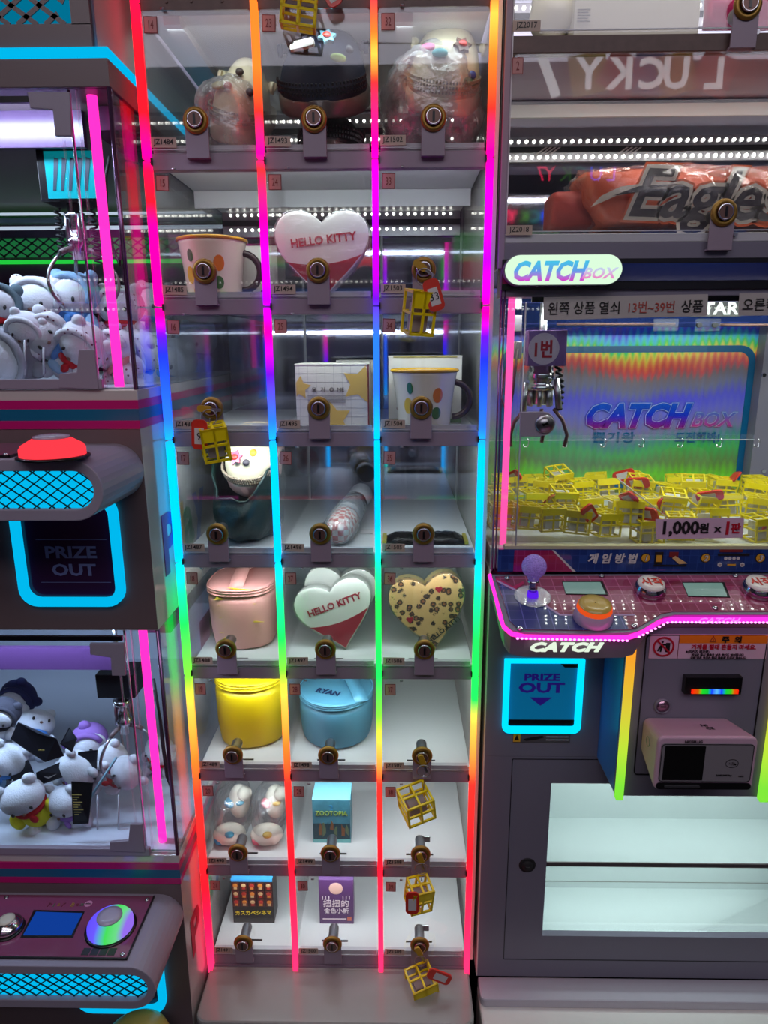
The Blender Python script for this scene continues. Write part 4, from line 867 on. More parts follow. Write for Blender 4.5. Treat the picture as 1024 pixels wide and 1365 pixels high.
def plush(label, px, py, Y, s, rot, acc, hood=None, coat=None, grp='plush toys in the upper left window', band=None):
    """generic round-eared soft toy: body, head, ears, arms, legs, eyes, scarf"""
    p = at(px, py, Y); t = thing('plush_toy', label, 'plush toy', tuple(p), grp); bmat_ = coat or FUR
    MB().ell((0, 0, -.045*s), (.026*s, .022*s, .030*s), 18, 12).build('body', bmat_, t, local=True)
    MB().ell((0, 0, 0), (.036*s, .028*s, .029*s), 22, 14).build('head', FUR, t, local=True)
    if hood: 
        m = MB().ell((0, .006*s, .003*s), (.039*s, .029*s, .033*s), 22, 14); m.tube([(.033*s*math.cos(a_), -.015*s, .001*s+.029*s*math.sin(a_)) for a_ in [PI*k/9 for k in range(-1, 11)]], .005*s, 8)
        m.build('hood', hood, t, local=True)
    for q in (-1, 1):
        MB().ell((q*.026*s, .004*s, .028*s), (.011*s, .007*s, .011*s), 12, 8).build('ear', hood or FUR, t, local=True)
        MB().ell((q*.030*s, -.008*s, -.040*s), (.010*s, .011*s, .018*s), 12, 8).build('arm', bmat_, t, local=True)
        MB().ell((q*.016*s, -.014*s, -.070*s), (.012*s, .016*s, .012*s), 12, 8).build('leg', FUR, t, local=True)
        MB().ell((q*.015*s, -.0275*s, -.004*s), (.0026*s, .002*s, .004*s), 8, 6).build('eye', M_INK, t, local=True)
    MB().ell((0, -.0295*s, -.011*s), (.0035*s, .002*s, .0025*s), 8, 6).build('nose', cloth((120, 84, 70)), t, local=True)
    m = MB(); m.tube([(.022*s*math.cos(k*PI/8), .019*s*math.sin(k*PI/8), -.026*s) for k in range(16)], .0055*s, 8, closed=True); m.ell((.003*s, -.024*s, -.034*s), (.006*s, .004*s, .010*s), 8, 6); m.build('scarf', cloth(acc), t, local=True)
    t.rotation_euler = rot; return t
RD, BL_, PKC, PU = (190, 24, 34), (70, 130, 200), (226, 150, 150), (150, 110, 190)
U = 'plush toys in the upper left window'; Lw = 'plush toys in the lower left window'
for a_ in [('white hooded plush with dotted hood and red scarf at centre left of the upper pile', 50, 403, 1.06, 1.05, (0, 0, .1), RD, dot, None, U),
           ('pale blue hooded plush beneath the claw in the upper window', 98, 396, 1.08, 1.05, (0, .05, -.1), BL_, FURB, FURB, U),
           ('white plush with dotted hood behind the pink tube in the upper window', 160, 410, 1.10, .95, (0, 0, .1), RD, dot, dot, U),
           ('white hooded plush nearest the side glass, top of the upper pile', 205, 405, 1.18, .95, (0, .1, -.2), BL_, dot, None, U),
           ('grey plush with red kerchief cut by the left picture edge, upper window', -4, 405, 1.0, .85, (0, .2, .4), RD, cloth((90, 110, 120)), cloth((90, 100, 110)), U),
           ('big grey faced plush lying at the bottom left of the upper pile', 8, 478, .985, 1.15, (.3, 1.2, .2), BL_, cloth((150, 150, 160)), FURB, U),
           ('dotted white plush tipped sideways with blue vest in the upper pile', 62, 448, 1.0, .9, (.2, -.9, .1), BL_, dot, FURB, U),
           ('small dotted plush with red scarf slumped in front of the upper pile', 35, 440, .985, .7, (.5, .4, .2), RD, dot, dot, U),
           ('white plush curled with face down right of centre in the upper pile', 110, 462, 1.0, .95, (.6, .8, .3), RD, dot, None, U),
           ('dotted plush leaning on the corner post of the upper window', 150, 468, 1.03, .9, (.1, -.5, -.2), PKC, dot, dot, U),
           ('white plush pressed to the side glass low in the upper window', 185, 470, 1.08, .95, (.2, .4, -.6), BL_, dot, None, U),
           ('white plush seen through the glass of cell 16, low in the upper pile', 232, 480, 1.28, 1.1, (.1, .3, -.3), BL_, FUR, None, U),
           ('white plush with blue vest farthest back, seen through cell 16', 262, 455, 1.5, 1.1, (0, .1, -.2), BL_, FURB, FURB, U),
           ('plush in yellow raincoat lying against the lower window glass', 30, 1062, .955, .98, (.3, -.35, .25), RD, None, cloth((216, 206, 30)), Lw),
           ('white plush with navy cap lying high at the left of the lower pile', 22, 932, 1.12, .9, (.2, 1.1, .3), RD, cloth((40, 44, 90)), None, Lw),
           ('white plush on its back under the navy capped one, lower window', 48, 965, 1.08, .9, (-.9, .5, .6), BL_, None, None, Lw),
           ('dark striped plush at the left picture edge of the lower pile', 2, 952, 1.0, .75, (.2, .4, .2), (30, 30, 40), cloth((60, 60, 74)), None, Lw),
           ('white plush with red scarf and lilac hood in the centre of the lower pile', 118, 992, 1.05, .95, (.2, -.8, 0), RD, cloth(PU), None, Lw),
           ('white plush in pink shirt beneath the dark claw', 150, 1010, 1.04, .85, (.4, 1.0, .2), RD, None, cloth(PKC), Lw),
           ('white plush whose face looks down between black cards, lower window', 104, 1024, 1.0, .95, (.5, .7, -.2), PU, None, None, Lw),
           ('white plush with red scarf crossing the chute in the lower window', 168, 1030, 1.02, .85, (.3, 1.3, .1), RD, None, None, Lw),
           ('white plush in pale blue shirt low at the left of the lower pile', 10, 1012, .985, .9, (.3, .5, .3), BL_, None, FURB, Lw),
           ('grey white plush at the bottom middle of the lower pile', 88, 1068, .975, .9, (.3, -.2, -.3), PU, None, None, Lw),
           ('white plush near the side glass seen right of the pink tube, lower window', 214, 1000, 1.10, .85, (.2, .4, -.4), RD, None, None, Lw),
           ('plush in yellow coat farthest back, seen through the side glass', 258, 985, 1.42, 1.0, (.4, .9, .2), RD, None, cloth((190, 170, 30)), Lw)]:
    plush(*a_[:9], grp=a_[9])
# yellow hood spread beside the raincoat toy
kc = [('big black swing card spread over the middle of the lower pile', [(14, 985), (24, 963), (50, 978), (75, 985), (85, 1008), (60, 1016), (40, 1004)]), ('black swing card standing up right of the big one', [(80, 992), (92, 970), (103, 985), (96, 1003)]),
      ('slate swing card marked with a white cross', [(5, 1033), (37, 1013), (47, 1035), (20, 1050), (4, 1048)]), ('black swing card with a white swoosh line', [(48, 1030), (95, 1010), (96, 1032), (50, 1048)]),
      ('tall black swing card printed with gold lines', [(95, 1042), (124, 1044), (118, 1098), (97, 1099)]), ('dark swing card behind the gold printed one', [(104, 1003), (130, 1000), (128, 1040), (104, 1036)])]
for k, (lab, pts) in enumerate(kc):
    Y = .952-.004*k if k in (4,) else .965+.006*k; t = thing('swing_card', lab, 'tag', tuple(at(pts[0][0], pts[0][1], Y)), 'swing cards on the plush toys')
    P = [at(x, y, Y+.008*math.sin(q*2.1)) for q, (x, y) in enumerate(pts)]
    m = MB(); n = len(P); m.add([tuple(v) for v in P]+[(v.x, v.y+.0012, v.z) for v in P], [tuple(range(n))[::-1], tuple(range(n, 2*n))]+[(i, (i+1) % n, n+(i+1) % n, n+i) for i in range(n)]); m.build('card', mat('black_card', (22, 22, 30), rough=.35), t)
    cx, cz = sum(v.x for v in P)/n, sum(v.z for v in P)/n
    m = MB()
    if k == 2: m.box(cx-.004, cx+.004, Y-.012, Y-.011, cz-.0008, cz+.0008).box(cx-.0008, cx+.0008, Y-.012, Y-.011, cz-.004, cz+.004)
    elif k == 4:
        for q in range(9): m.box(cx-.008, cx+.007-.004*(q % 3), Y-.010, Y-.0095, cz+.022-.0045*q, cz+.0232-.0045*q)
    elif k == 3: m.prism([(cx-.012, cz), (cx-.004, cz-.004), (cx+.010, cz+.005), (cx-.004, cz-.001)], Y-.011, Y-.0105)
    elif k == 0: m.box(cx+.006, cx+.016, Y-.0105, Y-.010, cz-.006, cz-.004)
    else: continue
    m.build('card_print', mat('gold_ink', (190, 170, 90)) if k in (0, 4) else M_PAPER, t)

c = atZ(178, 1372, .45); t = thing('yellow_dome', 'unidentified yellow dome on an added stand at the foot of the left machine', 'dome', (c.x, c.y, 0))
m = MB(); m.M = Matrix.Translation((c.x, c.y, 0)); m.lathe([(.042, 0), (.048, .004), (.054, .40), (.054, .405)], 28).build('added_stand', M_BODY, t)  # stand added under a yellow dome that is not identified
m = MB(); m.M = Matrix.Translation((c.x, c.y, 0)); m.lathe([(.056, .405), (.057, .415), (.052, .43), (.040, .442), (.022, .449), (.001, .451)], 28, caps=False).build('dome_top', mat('soft_yellow_plastic', (206, 184, 90), rough=.4), t)

# ------------------------------------------------------------------ right: key claw machine with glass cells above and storage window below
RX0, RX1, RY, RB = .1455, 1.08, 1.0, 1.44
right = thing('key_claw_machine', 'wide claw machine full of yellow key cages with rainbow foil back', 'claw machine', (.6, 1.0, 0))
M_NAVY = mat('navy_panel', (20, 44, 110), rough=.15, coat=.6); M_GREYR = mat('blue_grey_steel', (120, 116, 132), rough=.33, var=.05, bscale=6)
M_MAGP = mat('magenta_panel', (150, 16, 84), rough=.2)
pz = lambda y, Y=1.0: at(850, y, Y).z
# upper glass cells
bx('corner_post', M_BAR, .1405, .1495, .997, 1.012, 1.605, 2.25, right, bev=.001)
bx('post_edge', M_EDGE, .1495, .1512, .997, 1.004, 1.65, 2.25, right)
bx('cell_side', mat('warm_grey_channel', ()), .140, .143, 1.012, RB, 1.605, 2.25, right)
bx('cell_back', M_MIRROR, .143, RX1, RB, RB+.004, 1.62, 2.25, right)
mbr = MB().box(.1495, RX1, .998, 1.012, pz(70), pz(46)).box(.1495, RX1, 1.012, RB, pz(70), pz(70)+.003, 1)
mbr.build('cell_shelf', [mat('grimy_brown_steel', ()), mat('lavender_shelf_paint', (176, 172, 196), rough=.4)], right, bev=.001)
MB().box(.1495, RX1, .998, 1.012, pz(323), pz(311)).box(.1495, RX1, 1.012, RB, pz(315), pz(312), 1).build('cell_shelf', [M_EDGE, M_WHITE], right, bev=.001)
bx('ceiling_beam', mat('lavender_shelf_paint', ()), .15, RX1, 1.17, 1.22, pz(134, 1.17), 1.866, right); bx('ceiling_beam_lip', M_WHITE, .15, RX1, 1.165, 1.17, at(850, 155, 1.165).z, at(850, 138, 1.165).z, right)
for (za, zb, yb) in ((187, 208, 72), (8, 29, -100)):
    z0, z1 = at(850, zb, 1.30).z, at(850, za, 1.30).z
    r = bx('light_rail', M_STEEL, .15, RX1, 1.302, 1.31, z0-.008, z1+.008, right, bev=.001)
    bx('light_rail_groove', M_BLACK, .15, RX1, 1.300, 1.3025, (z0+z1)/2-.005, (z0+z1)/2+.004, r)
    dots('light_point_row', .16, RX1, 1.30, z1, .0132, r, .0031); dots('light_point_row', .157, RX1, 1.30, z0, .0132, r, .0034)
for (z0, z1, num, code, lk, nz, cz) in ((pz(311), pz(72), '2', 'JZ2018', (966, 283), (690, 88), (692, 307)), (pz(44), 2.2, '1', 'JZ2017', (998, 5), (690, -120), (702, 35))):
    door = MB().prism(rrect(.152, RX1, z0, z1, .006, 3), .9955, .9975).build('door', M_DOOR, right)
    bx('door_rim', M_EDGE, .154, RX1, .995, .996, z0+.002, z0+.0035, door)
    p = at(lk[0], lk[1], .985); lock_parts(p.x, p.z, door, y=.982, scale=1.05)
    q = at(nz[0], nz[1], .995); sticker(num, q.x, q.z, .0145, .0195, door, y=.9945, size=.015)
    q = at(cz[0], cz[1], .995); sticker(code, q.x, q.z, .035, .0125, door, y=.9940, name='code_label', size=.0095, red=False)
    for x in (.46, .565): MB().tube([(x, .992, z0-.003), (x, .997, z0-.003)], .003, 10).build('sill_screw', M_STEEL, door)
# striped tape marks on the light rail
for px in (712, 820):
    for k in range(4): MB().prism([(at(px+6*k+a_, y, 1.296).x, at(px+6*k+a_, y, 1.296).z) for a_, y in ((0, 207), (3, 207), (18, 196), (15, 196))], 1.2955, 1.296).build('tape_mark', M_PAPER, right)

# things in the glass cells
z = pz(311)+.0005
t = thing('orange_jersey', 'folded orange jersey in clear wrap lettered Eagles in glass cell 2', 'clothing', (.45, 1.05, z))
def slab(pts, y0, y1, mt, name, par, amp=.004, rough=60, seed=1, tint=None):
    """soft folded bundle: outline in XZ given by photo points, puffed and wrinkled"""
    P = [at(x, y, (y0+y1)/2) for x, y in pts]; P = [(v.x, max(v.z, z+.001)) for v in P]; cx = sum(a for a, b in P)/len(P); cz = sum(b for a, b in P)/len(P)
    rings = []
    for q in range(9):
        u = q/8; s_ = (1-(2*u-1)**4)**.35 if 0 < q < 8 else .45
        s2 = .8+.2*s_
        rings.append([(cx+(a-cx)*(.92+.08*s_), y0+(y1-y0)*u, max(z+.001, cz+(b-cz)*s2)) for a, b in P])
    m = MB().loft(rings)
    b_ = MB(); b_.v = m.v; b_.f = m.f; b_.mi = m.mi; b_.sm = m.sm
    for k, v in enumerate(b_.v):
        n = Vector((noise.noise(v*rough+Vector((seed, 0, 0))), noise.noise(v*rough+Vector((0, seed, 0))), noise.noise(v*rough+Vector((0, 0, seed)))))*amp
        b_.v[k] = v+n; b_.v[k].z = max(b_.v[k].z, z+.0008)
    return b_.build(name, mt, par)
def dens(pts, n=6):
    out = []
    for i in range(len(pts)):
        a, b = pts[i], pts[(i+1) % len(pts)]
        out += [(a[0]+(b[0]-a[0])*k/n, a[1]+(b[1]-a[1])*k/n) for k in range(n)]
    return out
OJ = mat('orange_jersey_cloth', (206, 84, 44), rough=.6, bump=.4, bscale=30, var=.15)
slab(dens([(768, 240), (850, 234), (930, 234), (1100, 240), (1100, 306), (900, 307), (795, 306), (775, 275)]), 1.04, 1.16, OJ, 'folded_cloth', t, amp=.003)
slab(dens([(763, 238), (850, 231), (935, 231), (1104, 238), (1104, 308), (900, 308), (792, 308), (770, 275)]), 1.020, 1.165, clear('jersey_wrap', gloss=.08, rough=.1, haze=.02, bump=.7, bscale=40), 'clear_wrap', t, amp=.006, rough=90, seed=5)
def letters(s, px, py, Y, size, mts, par, bold2, name='lettering', shear=.35, rot=0, sx=1.0):
    p = at(px, py, Y); m = MB()
    m.text(s, size, FT(p.x, Y, p.z, rot), 0, bold=bold2+.085, shear=shear, sx=sx, depth=.0004); m.text(s, size, FT(p.x, Y-.0006, p.z, rot), 1, bold=bold2+.050, shear=shear, sx=sx, depth=.0004)
    m.text(s, size, FT(p.x, Y-.0012, p.z, rot), 2, bold=bold2-.005, shear=shear, sx=sx, depth=.0004); return m.build(name, mts, par)
letters('Eagles', 938, 270, 1.030, .088, [mat('orange_outline', (214, 96, 50)), mat('cream_outline', (214, 204, 188)), mat('charcoal_letter', (44, 38, 46))], t, .02, sx=1.0, rot=-.04)
sw = [(786, 277), (800, 262), (825, 250), (852, 246), (880, 243), (906, 246), (880, 252), (850, 258), (835, 270), (826, 284), (838, 270), (810, 275), (795, 281)]
MB().prism([(at(x, y, 1.0345).x, at(x, y, 1.0345).z) for x, y in sw[:7]+[(850, 256), (820, 262)]][::-1], 1.0285, 1.030).build('wing_print', mat('cream_outline', ()), t)
MB().prism([(at(x, y, 1.033).x, at(x, y, 1.033).z) for x, y in [(815, 262), (850, 249), (905, 246), (870, 251), (848, 257)]][::-1], 1.0275, 1.0284).build('wing_fill', mat('charcoal_letter', ()), t)
t = thing('red_jersey', 'dark red folded cloth in clear wrap left of the orange jersey', 'clothing', (.24, 1.1, z))
slab(dens([(732, 262), (765, 259), (790, 268), (795, 306), (728, 306)]), 1.09, 1.16, mat('brick_cloth', (140, 40, 30), rough=.6, bump=.3), 'folded_cloth', t, amp=.002)
z = pz(44)+.001
t = thing('white_box', 'plain cream carton with tiny grey print in glass cell 1', 'box', (at(850, 40, 1.06).x, 1.06, z))
bx('carton', mat('cream_carton', (206, 202, 184), rough=.5), at(765, 30, 1.06).x, at(932, 30, 1.06).x, 1.06, 1.16, z, z+.14, t, bev=.001)
for k in range(5): bx('print_line', M_LINE, at(770, 20, 1.059).x, at(787-(k % 2)*3, 20, 1.059).x, 1.0592, 1.06, z+.037+.0035*k, z+.038+.0035*k, t)
t = thing('white_figurine', 'white flared plastic piece beside the cream carton in cell 1', 'ornament', tuple(at(737, 40, 1.1)))
q = at(737, 40, 1.1); m = MB(); m.M = Matrix.Translation((q.x, 1.1, z)); m.lathe([(.016, 0), (.014, .01), (.014, .03), (.018, .038), (.03, .043), (.034, .055), (.03, .09), (.01, .10)], 24).build('stem', M_CREAM, t)
t = thing('pink_pouch', 'crimson glossy packet behind the lock of glass cell 1', 'packet', tuple(at(980, 38, 1.08)))
slab(dens([(944, -30), (1060, -30), (1062, 36), (940, 37)]), 1.07, 1.10, mat('crimson_foil', (196, 14, 90), rough=.25, bump=.3), 'pouch_body', t, amp=.002)

# header with lit sign
bx('header', M_GREYR, RX0, RX1, .998, 1.03, pz(395), pz(323), right, bev=.001)
bx('header_band', M_BLACK, .1465, RX1, .994, .998, pz(386), pz(345), right)
bx('header_inlay', M_NAVY, .20, RX1, .992, .994, pz(375), pz(352), right); bx('header_inlay', M_MAGP, .147, .20, .992, .994, pz(378), pz(354), right)
pl = rrect(at(672, 360, .975).x, at(831, 360, .975).x, at(750, 380, .975).z, at(750, 338, .975).z, .0215, 8)
sg = MB().prism(pl, .978, .994).build('sign_case', M_GREYR, right, bev=.001)
MB().prism(rrect(at(673.5, 360, .975).x, at(829.5, 360, .975).x, at(750, 379, .975).z, at(750, 339.5, .975).z, .0200, 8), .975, .9785).build('sign_face', glow('lit_mint_sign', (222, 255, 222), 1.0), sg)
def gradient_mat(name, ctop, cmid, cbot, z0, z1, emit=0):
    m = mat(name, cmid, rough=.3); nt = m.node_tree; b = nt.nodes['Principled BSDF']; g = nt.nodes.new('ShaderNodeTexCoord'); s = nt.nodes.new('ShaderNodeSeparateXYZ'); mr = nt.nodes.new('ShaderNodeMapRange'); cr = nt.nodes.new('ShaderNodeValToRGB')
    g = nt.nodes.new('ShaderNodeNewGeometry'); nt.links.new(g.outputs['Position'], s.inputs[0]); mr.inputs['From Min'].default_value = z0; mr.inputs['From Max'].default_value = z1; nt.links.new(s.outputs['Z'], mr.inputs['Value']); nt.links.new(mr.outputs[0], cr.inputs[0])
    e = cr.color_ramp.elements; e[0].color = rgb(*cbot); e[1].color = rgb(*ctop); x = e.new(.5); x.color = rgb(*cmid); nt.links.new(cr.outputs[0], b.inputs['Base Color'])
    if emit: nt.links.new(cr.outputs[0], b.inputs['Emission Color']); b.inputs['Emission Strength'].default_value = emit
    return m
p = at(739, 361, .974); zt, zb = at(739, 347, .974).z, at(739, 374, .974).z
gm1 = gradient_mat('sign_letter_print', (60, 190, 220), (90, 150, 220), (200, 60, 190), zb, zt, .85); gm2 = gradient_mat('sign_letter_pale', (150, 220, 210), (190, 190, 220), (230, 90, 170), zb, zt, .9)
m = MB(); m.text('CATCH', .0335, FT(at(731, 361, .974).x, .9742, p.z), 0, bold=.045, shear=.3, sx=.86, sp=1.0); m.build('sign_lettering', gm1, sg)
p = at(797, 364, .974); m = MB(); m.text('BOX', .0190, FT(p.x, .9738, p.z), 0, bold=.03, shear=.35, sx=1.1); m.build('sign_lettering', gm2, sg)

# claw window: frame, glass, foil back, floor
bx('window_floor', M_WHITE, RX0, RX1, 1.01, 1.46, 1.165, 1.197, right); bx('window_side', M_GREYR, RX1, RX1+.01, 1.0, 1.46, 1.165, 1.577, right)
bx('window_top', M_BLACK, .19, RX1, .999, 1.004, pz(402), pz(394), right); bx('window_ceiling', M_GREYR, RX0, RX1, 1.03, 1.46, 1.615, 1.635, right)
bx('window_glass', M_GLASS, .155, RX1, .999, 1.001, 1.2, 1.566, right); bx('side_glass', M_GLASS, .1465, .1485, 1.0, 1.44, 1.165, 1.577, right)
for x in (.147, .152): MB().tube([(x, .999, 1.165), (x, .999, 1.577)], .0014, 6).build('corner_trim', mat('plum_chrome', ()), right)
MB().tube([(.168, 1.035, 1.165), (.168, 1.035, 1.577)], .0052, 12).build('corner_tube_light', glow('soft_pink_tube', (255, 100, 200), 1.7), right)
xe = at(706, 560, 1.0).x
for x in (xe-.018, xe-.013): MB().tube([(x, .998, 1.17), (x, .998, 1.56)], .0011, 6).build('pane_edge_rail', M_ACR if x < xe-.015 else M_EDGE, right)
foil = mat('foil_with_painted_sheen', (150, 150, 160), rough=.34, metal=0, spec=.6); nt = foil.node_tree; b = nt.nodes['Principled BSDF']  # view-dependent rainbow sheen put into the base colour by height
g = nt.nodes.new('ShaderNodeTexCoord'); mp = nt.nodes.new('ShaderNodeMapping'); nt.links.new(g.outputs['Object'], mp.inputs[0])
s = nt.nodes.new('ShaderNodeSeparateXYZ'); nt.links.new(g.outputs['Object'], s.inputs[0])
wv = nt.nodes.new('ShaderNodeTexWave'); wv.inputs['Scale'].default_value = 22; wv.bands_direction = 'X'; wv.inputs['Distortion'].default_value = 3; wv.inputs['Detail'].default_value = 2; nt.links.new(g.outputs['Object'], wv.inputs[0])
nz_ = nt.nodes.new('ShaderNodeTexNoise'); nz_.inputs['Scale'].default_value = 5; nt.links.new(g.outputs['Object'], nz_.inputs[0])
m1 = nt.nodes.new('ShaderNodeMath'); m1.operation = 'MULTIPLY_ADD'; nt.links.new(wv.outputs[0], m1.inputs[0]); m1.inputs[1].default_value = .011; nt.links.new(s.outputs['Z'], m1.inputs[2])
m2 = nt.nodes.new('ShaderNodeMath'); m2.operation = 'MULTIPLY_ADD'; nt.links.new(nz_.outputs[0], m2.inputs[0]); m2.inputs[1].default_value = .10; nt.links.new(m1.outputs[0], m2.inputs[2])
mr = nt.nodes.new('ShaderNodeMapRange'); mr.inputs['From Min'].default_value = 1.205+.055; mr.inputs['From Max'].default_value = 1.535+.055; nt.links.new(m2.outputs[0], mr.inputs['Value'])
cr = nt.nodes.new('ShaderNodeValToRGB'); nt.links.new(mr.outputs[0], cr.inputs[0])
while len(cr.color_ramp.elements) > 1: cr.color_ramp.elements.remove(cr.color_ramp.elements[0])
ST = [(0, (130, 140, 40)), (.08, (110, 210, 20)), (.18, (96, 130, 70)), (.27, (60, 170, 80)), (.34, (60, 130, 130)), (.41, (120, 110, 160)), (.50, (96, 96, 205)), (.58, (70, 64, 215)), (.66, (104, 104, 140)), (.73, (120, 100, 104)), (.78, (235, 40, 24)), (.815, (255, 130, 10)), (.845, (250, 225, 10)), (.88, (30, 220, 50)), (.92, (0, 190, 235)), (.965, (20, 40, 240)), (1, (90, 70, 200))]
for k, (po, c) in enumerate(ST):
    e = cr.color_ramp.elements[0] if k == 0 else cr.color_ramp.elements.new(po); e.position = po; e.color = rgb(*c)
hz = nt.nodes.new('ShaderNodeTexNoise'); hz.inputs['Scale'].default_value = 3.2; nt.links.new(g.outputs['Object'], hz.inputs[0])
mixf = nt.nodes.new('ShaderNodeMix'); mixf.data_type = 'RGBA'; nt.links.new(cr.outputs[0], mixf.inputs[6]); mixf.inputs[7].default_value = rgb(130, 140, 170)
rr_ = nt.nodes.new('ShaderNodeMapRange'); rr_.inputs['From Min'].default_value = .45; rr_.inputs['From Max'].default_value = .75; rr_.inputs['To Max'].default_value = .30; nt.links.new(hz.outputs[0], rr_.inputs['Value']); nt.links.new(rr_.outputs[0], mixf.inputs[0])
nt.links.new(mixf.outputs[2], b.inputs['Base Color'])
fb = bx('foil_back', foil, RX0+.004, at(1010, 500, 1.42).x+.012, 1.42, 1.43, 1.197, 1.612, right)
FTEAL = mat('teal_frame_print', (0, 84, 130), rough=.3)
fx0, fx1, fz0, fz1 = at(664, 600, 1.418).x, at(1009, 470, 1.418).x, at(850, 650, 1.418).z, at(850, 461, 1.418).z
ring_prism(MB(), rrect(fx0, fx1, fz0, fz1, .032, 6), rrect(fx0+.013, fx1-.013, fz0+.013, fz1-.013, .021, 6), 1.4185, 1.4195).build('frame_print', FTEAL, fb)
def letters2(s, px, py, Y, size, m_out, m_in, par, bold, shear=.3, sx=1.0):
    p = at(px, py, Y); m = MB(); m.text(s, size, FT(p.x, Y, p.z), 0, bold=bold+.04, shear=shear, sx=sx); m.text(s, size, FT(p.x, Y-.0006, p.z), 1, bold=bold+.018, shear=shear, sx=sx); m.text(s, size, FT(p.x, Y-.0012, p.z), 2, bold=bold, shear=shear, sx=sx)
    return m.build('foil_lettering', [m_out, mat('silver_blue_print', (170, 180, 215), rough=.3), m_in], par)
zb, zt = at(850, 572, 1.417).z, at(850, 536, 1.417).z
G1 = gradient_mat('blue_magenta_print', (0, 80, 190), (0, 40, 190), (130, 0, 110), zb, zt)
letters2('CATCH', 846, 554, 1.418, .0645, G1, G1, fb, .05, sx=.95); letters2('BOX', 948, 559, 1.418, .040, gradient_mat('teal_magenta_print', (30, 140, 160), (90, 110, 160), (170, 20, 110), zb, zt), gradient_mat('teal_rose_print', (20, 130, 170), (80, 90, 180), (190, 10, 110), zb, zt), fb, .02, sx=1.0)
m = MB(); p = at(818, 583, 1.418); m.text('뽑기왕', .023, FT(p.x, 1.4185, p.z), 0, bold=.03, sx=1.35, sp=1.1); p = at(930, 583, 1.418); m.text('도전해봐!', .023, FT(p.x, 1.4185, p.z), 0, bold=.03, sx=1.0, sp=1.05); m.build('foil_lettering', FTEAL, fb)
bx('right_post', M_GREYR, at(1012, 500, 1.40).x, RX1, 1.39, 1.43, 1.197, 1.566, right)
for y_ in (500, 628): MB().tube([(at(1018, y_, 1.389).x, 1.386, at(1018, y_, 1.389).z), (at(1018, y_, 1.389).x, 1.391, at(1018, y_, 1.389).z)], .004, 10).build('post_screw', M_CHROME, right)
# top inside: blue backing, rails, brackets, star print
bx('inner_header', mat('matte_navy', (14, 32, 80), rough=.8, spec=.1), .19, RX1, 1.30, 1.31, at(850, 436, 1.30).z, at(850, 396, 1.30).z, right)
q = at(956, 411, 1.298); m = MB(); m.box(q.x-.047, q.x+.045, 1.2985, 1.2995, q.z-.014, q.z+.014, 1); m.text('STAR', .030, FT(q.x-.002, 1.298, q.z), 0, bold=.03, sx=1.15); m.build('inner_lettering', [M_WHITE, M_BLACK], right)
for x0, x1, y_ in ((742, 900, 432), (960, 1100, 433)): MB().tube([at(x0, y_, 1.15), at(x1, y_, 1.15)], .0022, 8).build('slide_rail', M_DKSTEEL, right)
for x0 in (872, 928): 
    pa, pb_ = at(x0, 425, 1.14), at(x0+32, 441, 1.14); bx('rail_bracket', M_ACR, pa.x, pb_.x, 1.14, 1.142, pb_.z, pa.z, right, bev=.001)
for x0 in (932, 953): q = at(x0, 433, 1.138); MB().tube([(q.x, 1.135, q.z), (q.x, 1.140, q.z)], .0045, 8).build('rail_nut', M_BLACK, right)
# signs stuck on the glass
def paper(name, pts, Y, par, m_=None): return MB().prism([(at(x, y, Y).x, at(x, y, Y).z) for x, y in pts], Y, Y+.0006).build(name, m_ or M_PAPER, par)
sg = paper('notice_strip', [(724, 427), (943, 421), (944, 392), (725, 396)], .9975, right, mat('grey_white_paper', (176, 170, 168), rough=.6))
def put(par, items, Y, mts, name='notice_lettering'):
    m = MB()
    for s_, px, py, size, mi_, bold, sx, rot in items: p = at(px, py, Y); m.text(s_, size, FT(p.x, Y, p.z, rot), mi_, bold=bold, sx=sx)
    return m.build(name, mts, par)
put(sg, [('왼쪽', 745, 411, .0185, 0, .004, .92, .01), ('상품', 779, 410, .0185, 0, .004, .92, .01), ('열쇠', 813, 410, .0185, 0, .004, .92, .01), ('13번~39번', 868, 409, .0175, 1, 0, .88, .01), ('상품', 923, 408, .0185, 0, .004, .92, .01)], .9965, [M_INK, mat('brick_ink', (170, 70, 60))])
sg = paper('notice_strip', [(984, 421), (1100, 419), (1100, 389), (986, 391)], .9975, right, mat('grey_white_paper', ()))
put(sg, [('오른쪽', 1013, 406, .0185, 0, .004, .95, .01)], .9965, [M_INK])
sg = paper('price_sign', [(875, 719), (990, 717), (992, 690), (874, 692)], .985, right, mat('lilac_paper', (206, 176, 196), rough=.5))
put(sg, [('1,000', 906, 705, .0265, 0, .035, .98, .01), ('원', 939, 704, .0165, 0, .035, 1, 0), ('x', 957, 706, .016, 0, .03, 1.1, 0), ('1', 970, 704, .0265, 1, .04, .9, 0), ('판', 981, 704, .0165, 1, .035, .95, 0)], .984, [M_INK, mat('crimson_ink', (176, 16, 40))])
# clear hook bar
zh = at(830, 583, 1.13).z; hb_ = MB().box(.152, at(1005, 583, 1.13).x, 1.128, 1.134, zh-.004, zh+.004).build('hook_bar', M_ACR, right)
MB().box(.152, at(1005, 583, 1.13).x, 1.127, 1.1285, zh-.0045, zh-.0035).build('hook_bar_edge', M_EDGE, hb_)
for px in (702, 754, 805, 856, 908, 960, 1010):
    q = at(px, 586, 1.125); MB().tube([(q.x+.001, 1.125, q.z+.002), (q.x+.004, 1.125, q.z-.003), (q.x+.002, 1.124, q.z-.012), (q.x-.004, 1.124, q.z-.012), (q.x-.005, 1.124, q.z-.008)], .0009, 6).build('hook', M_CHROME, hb_)
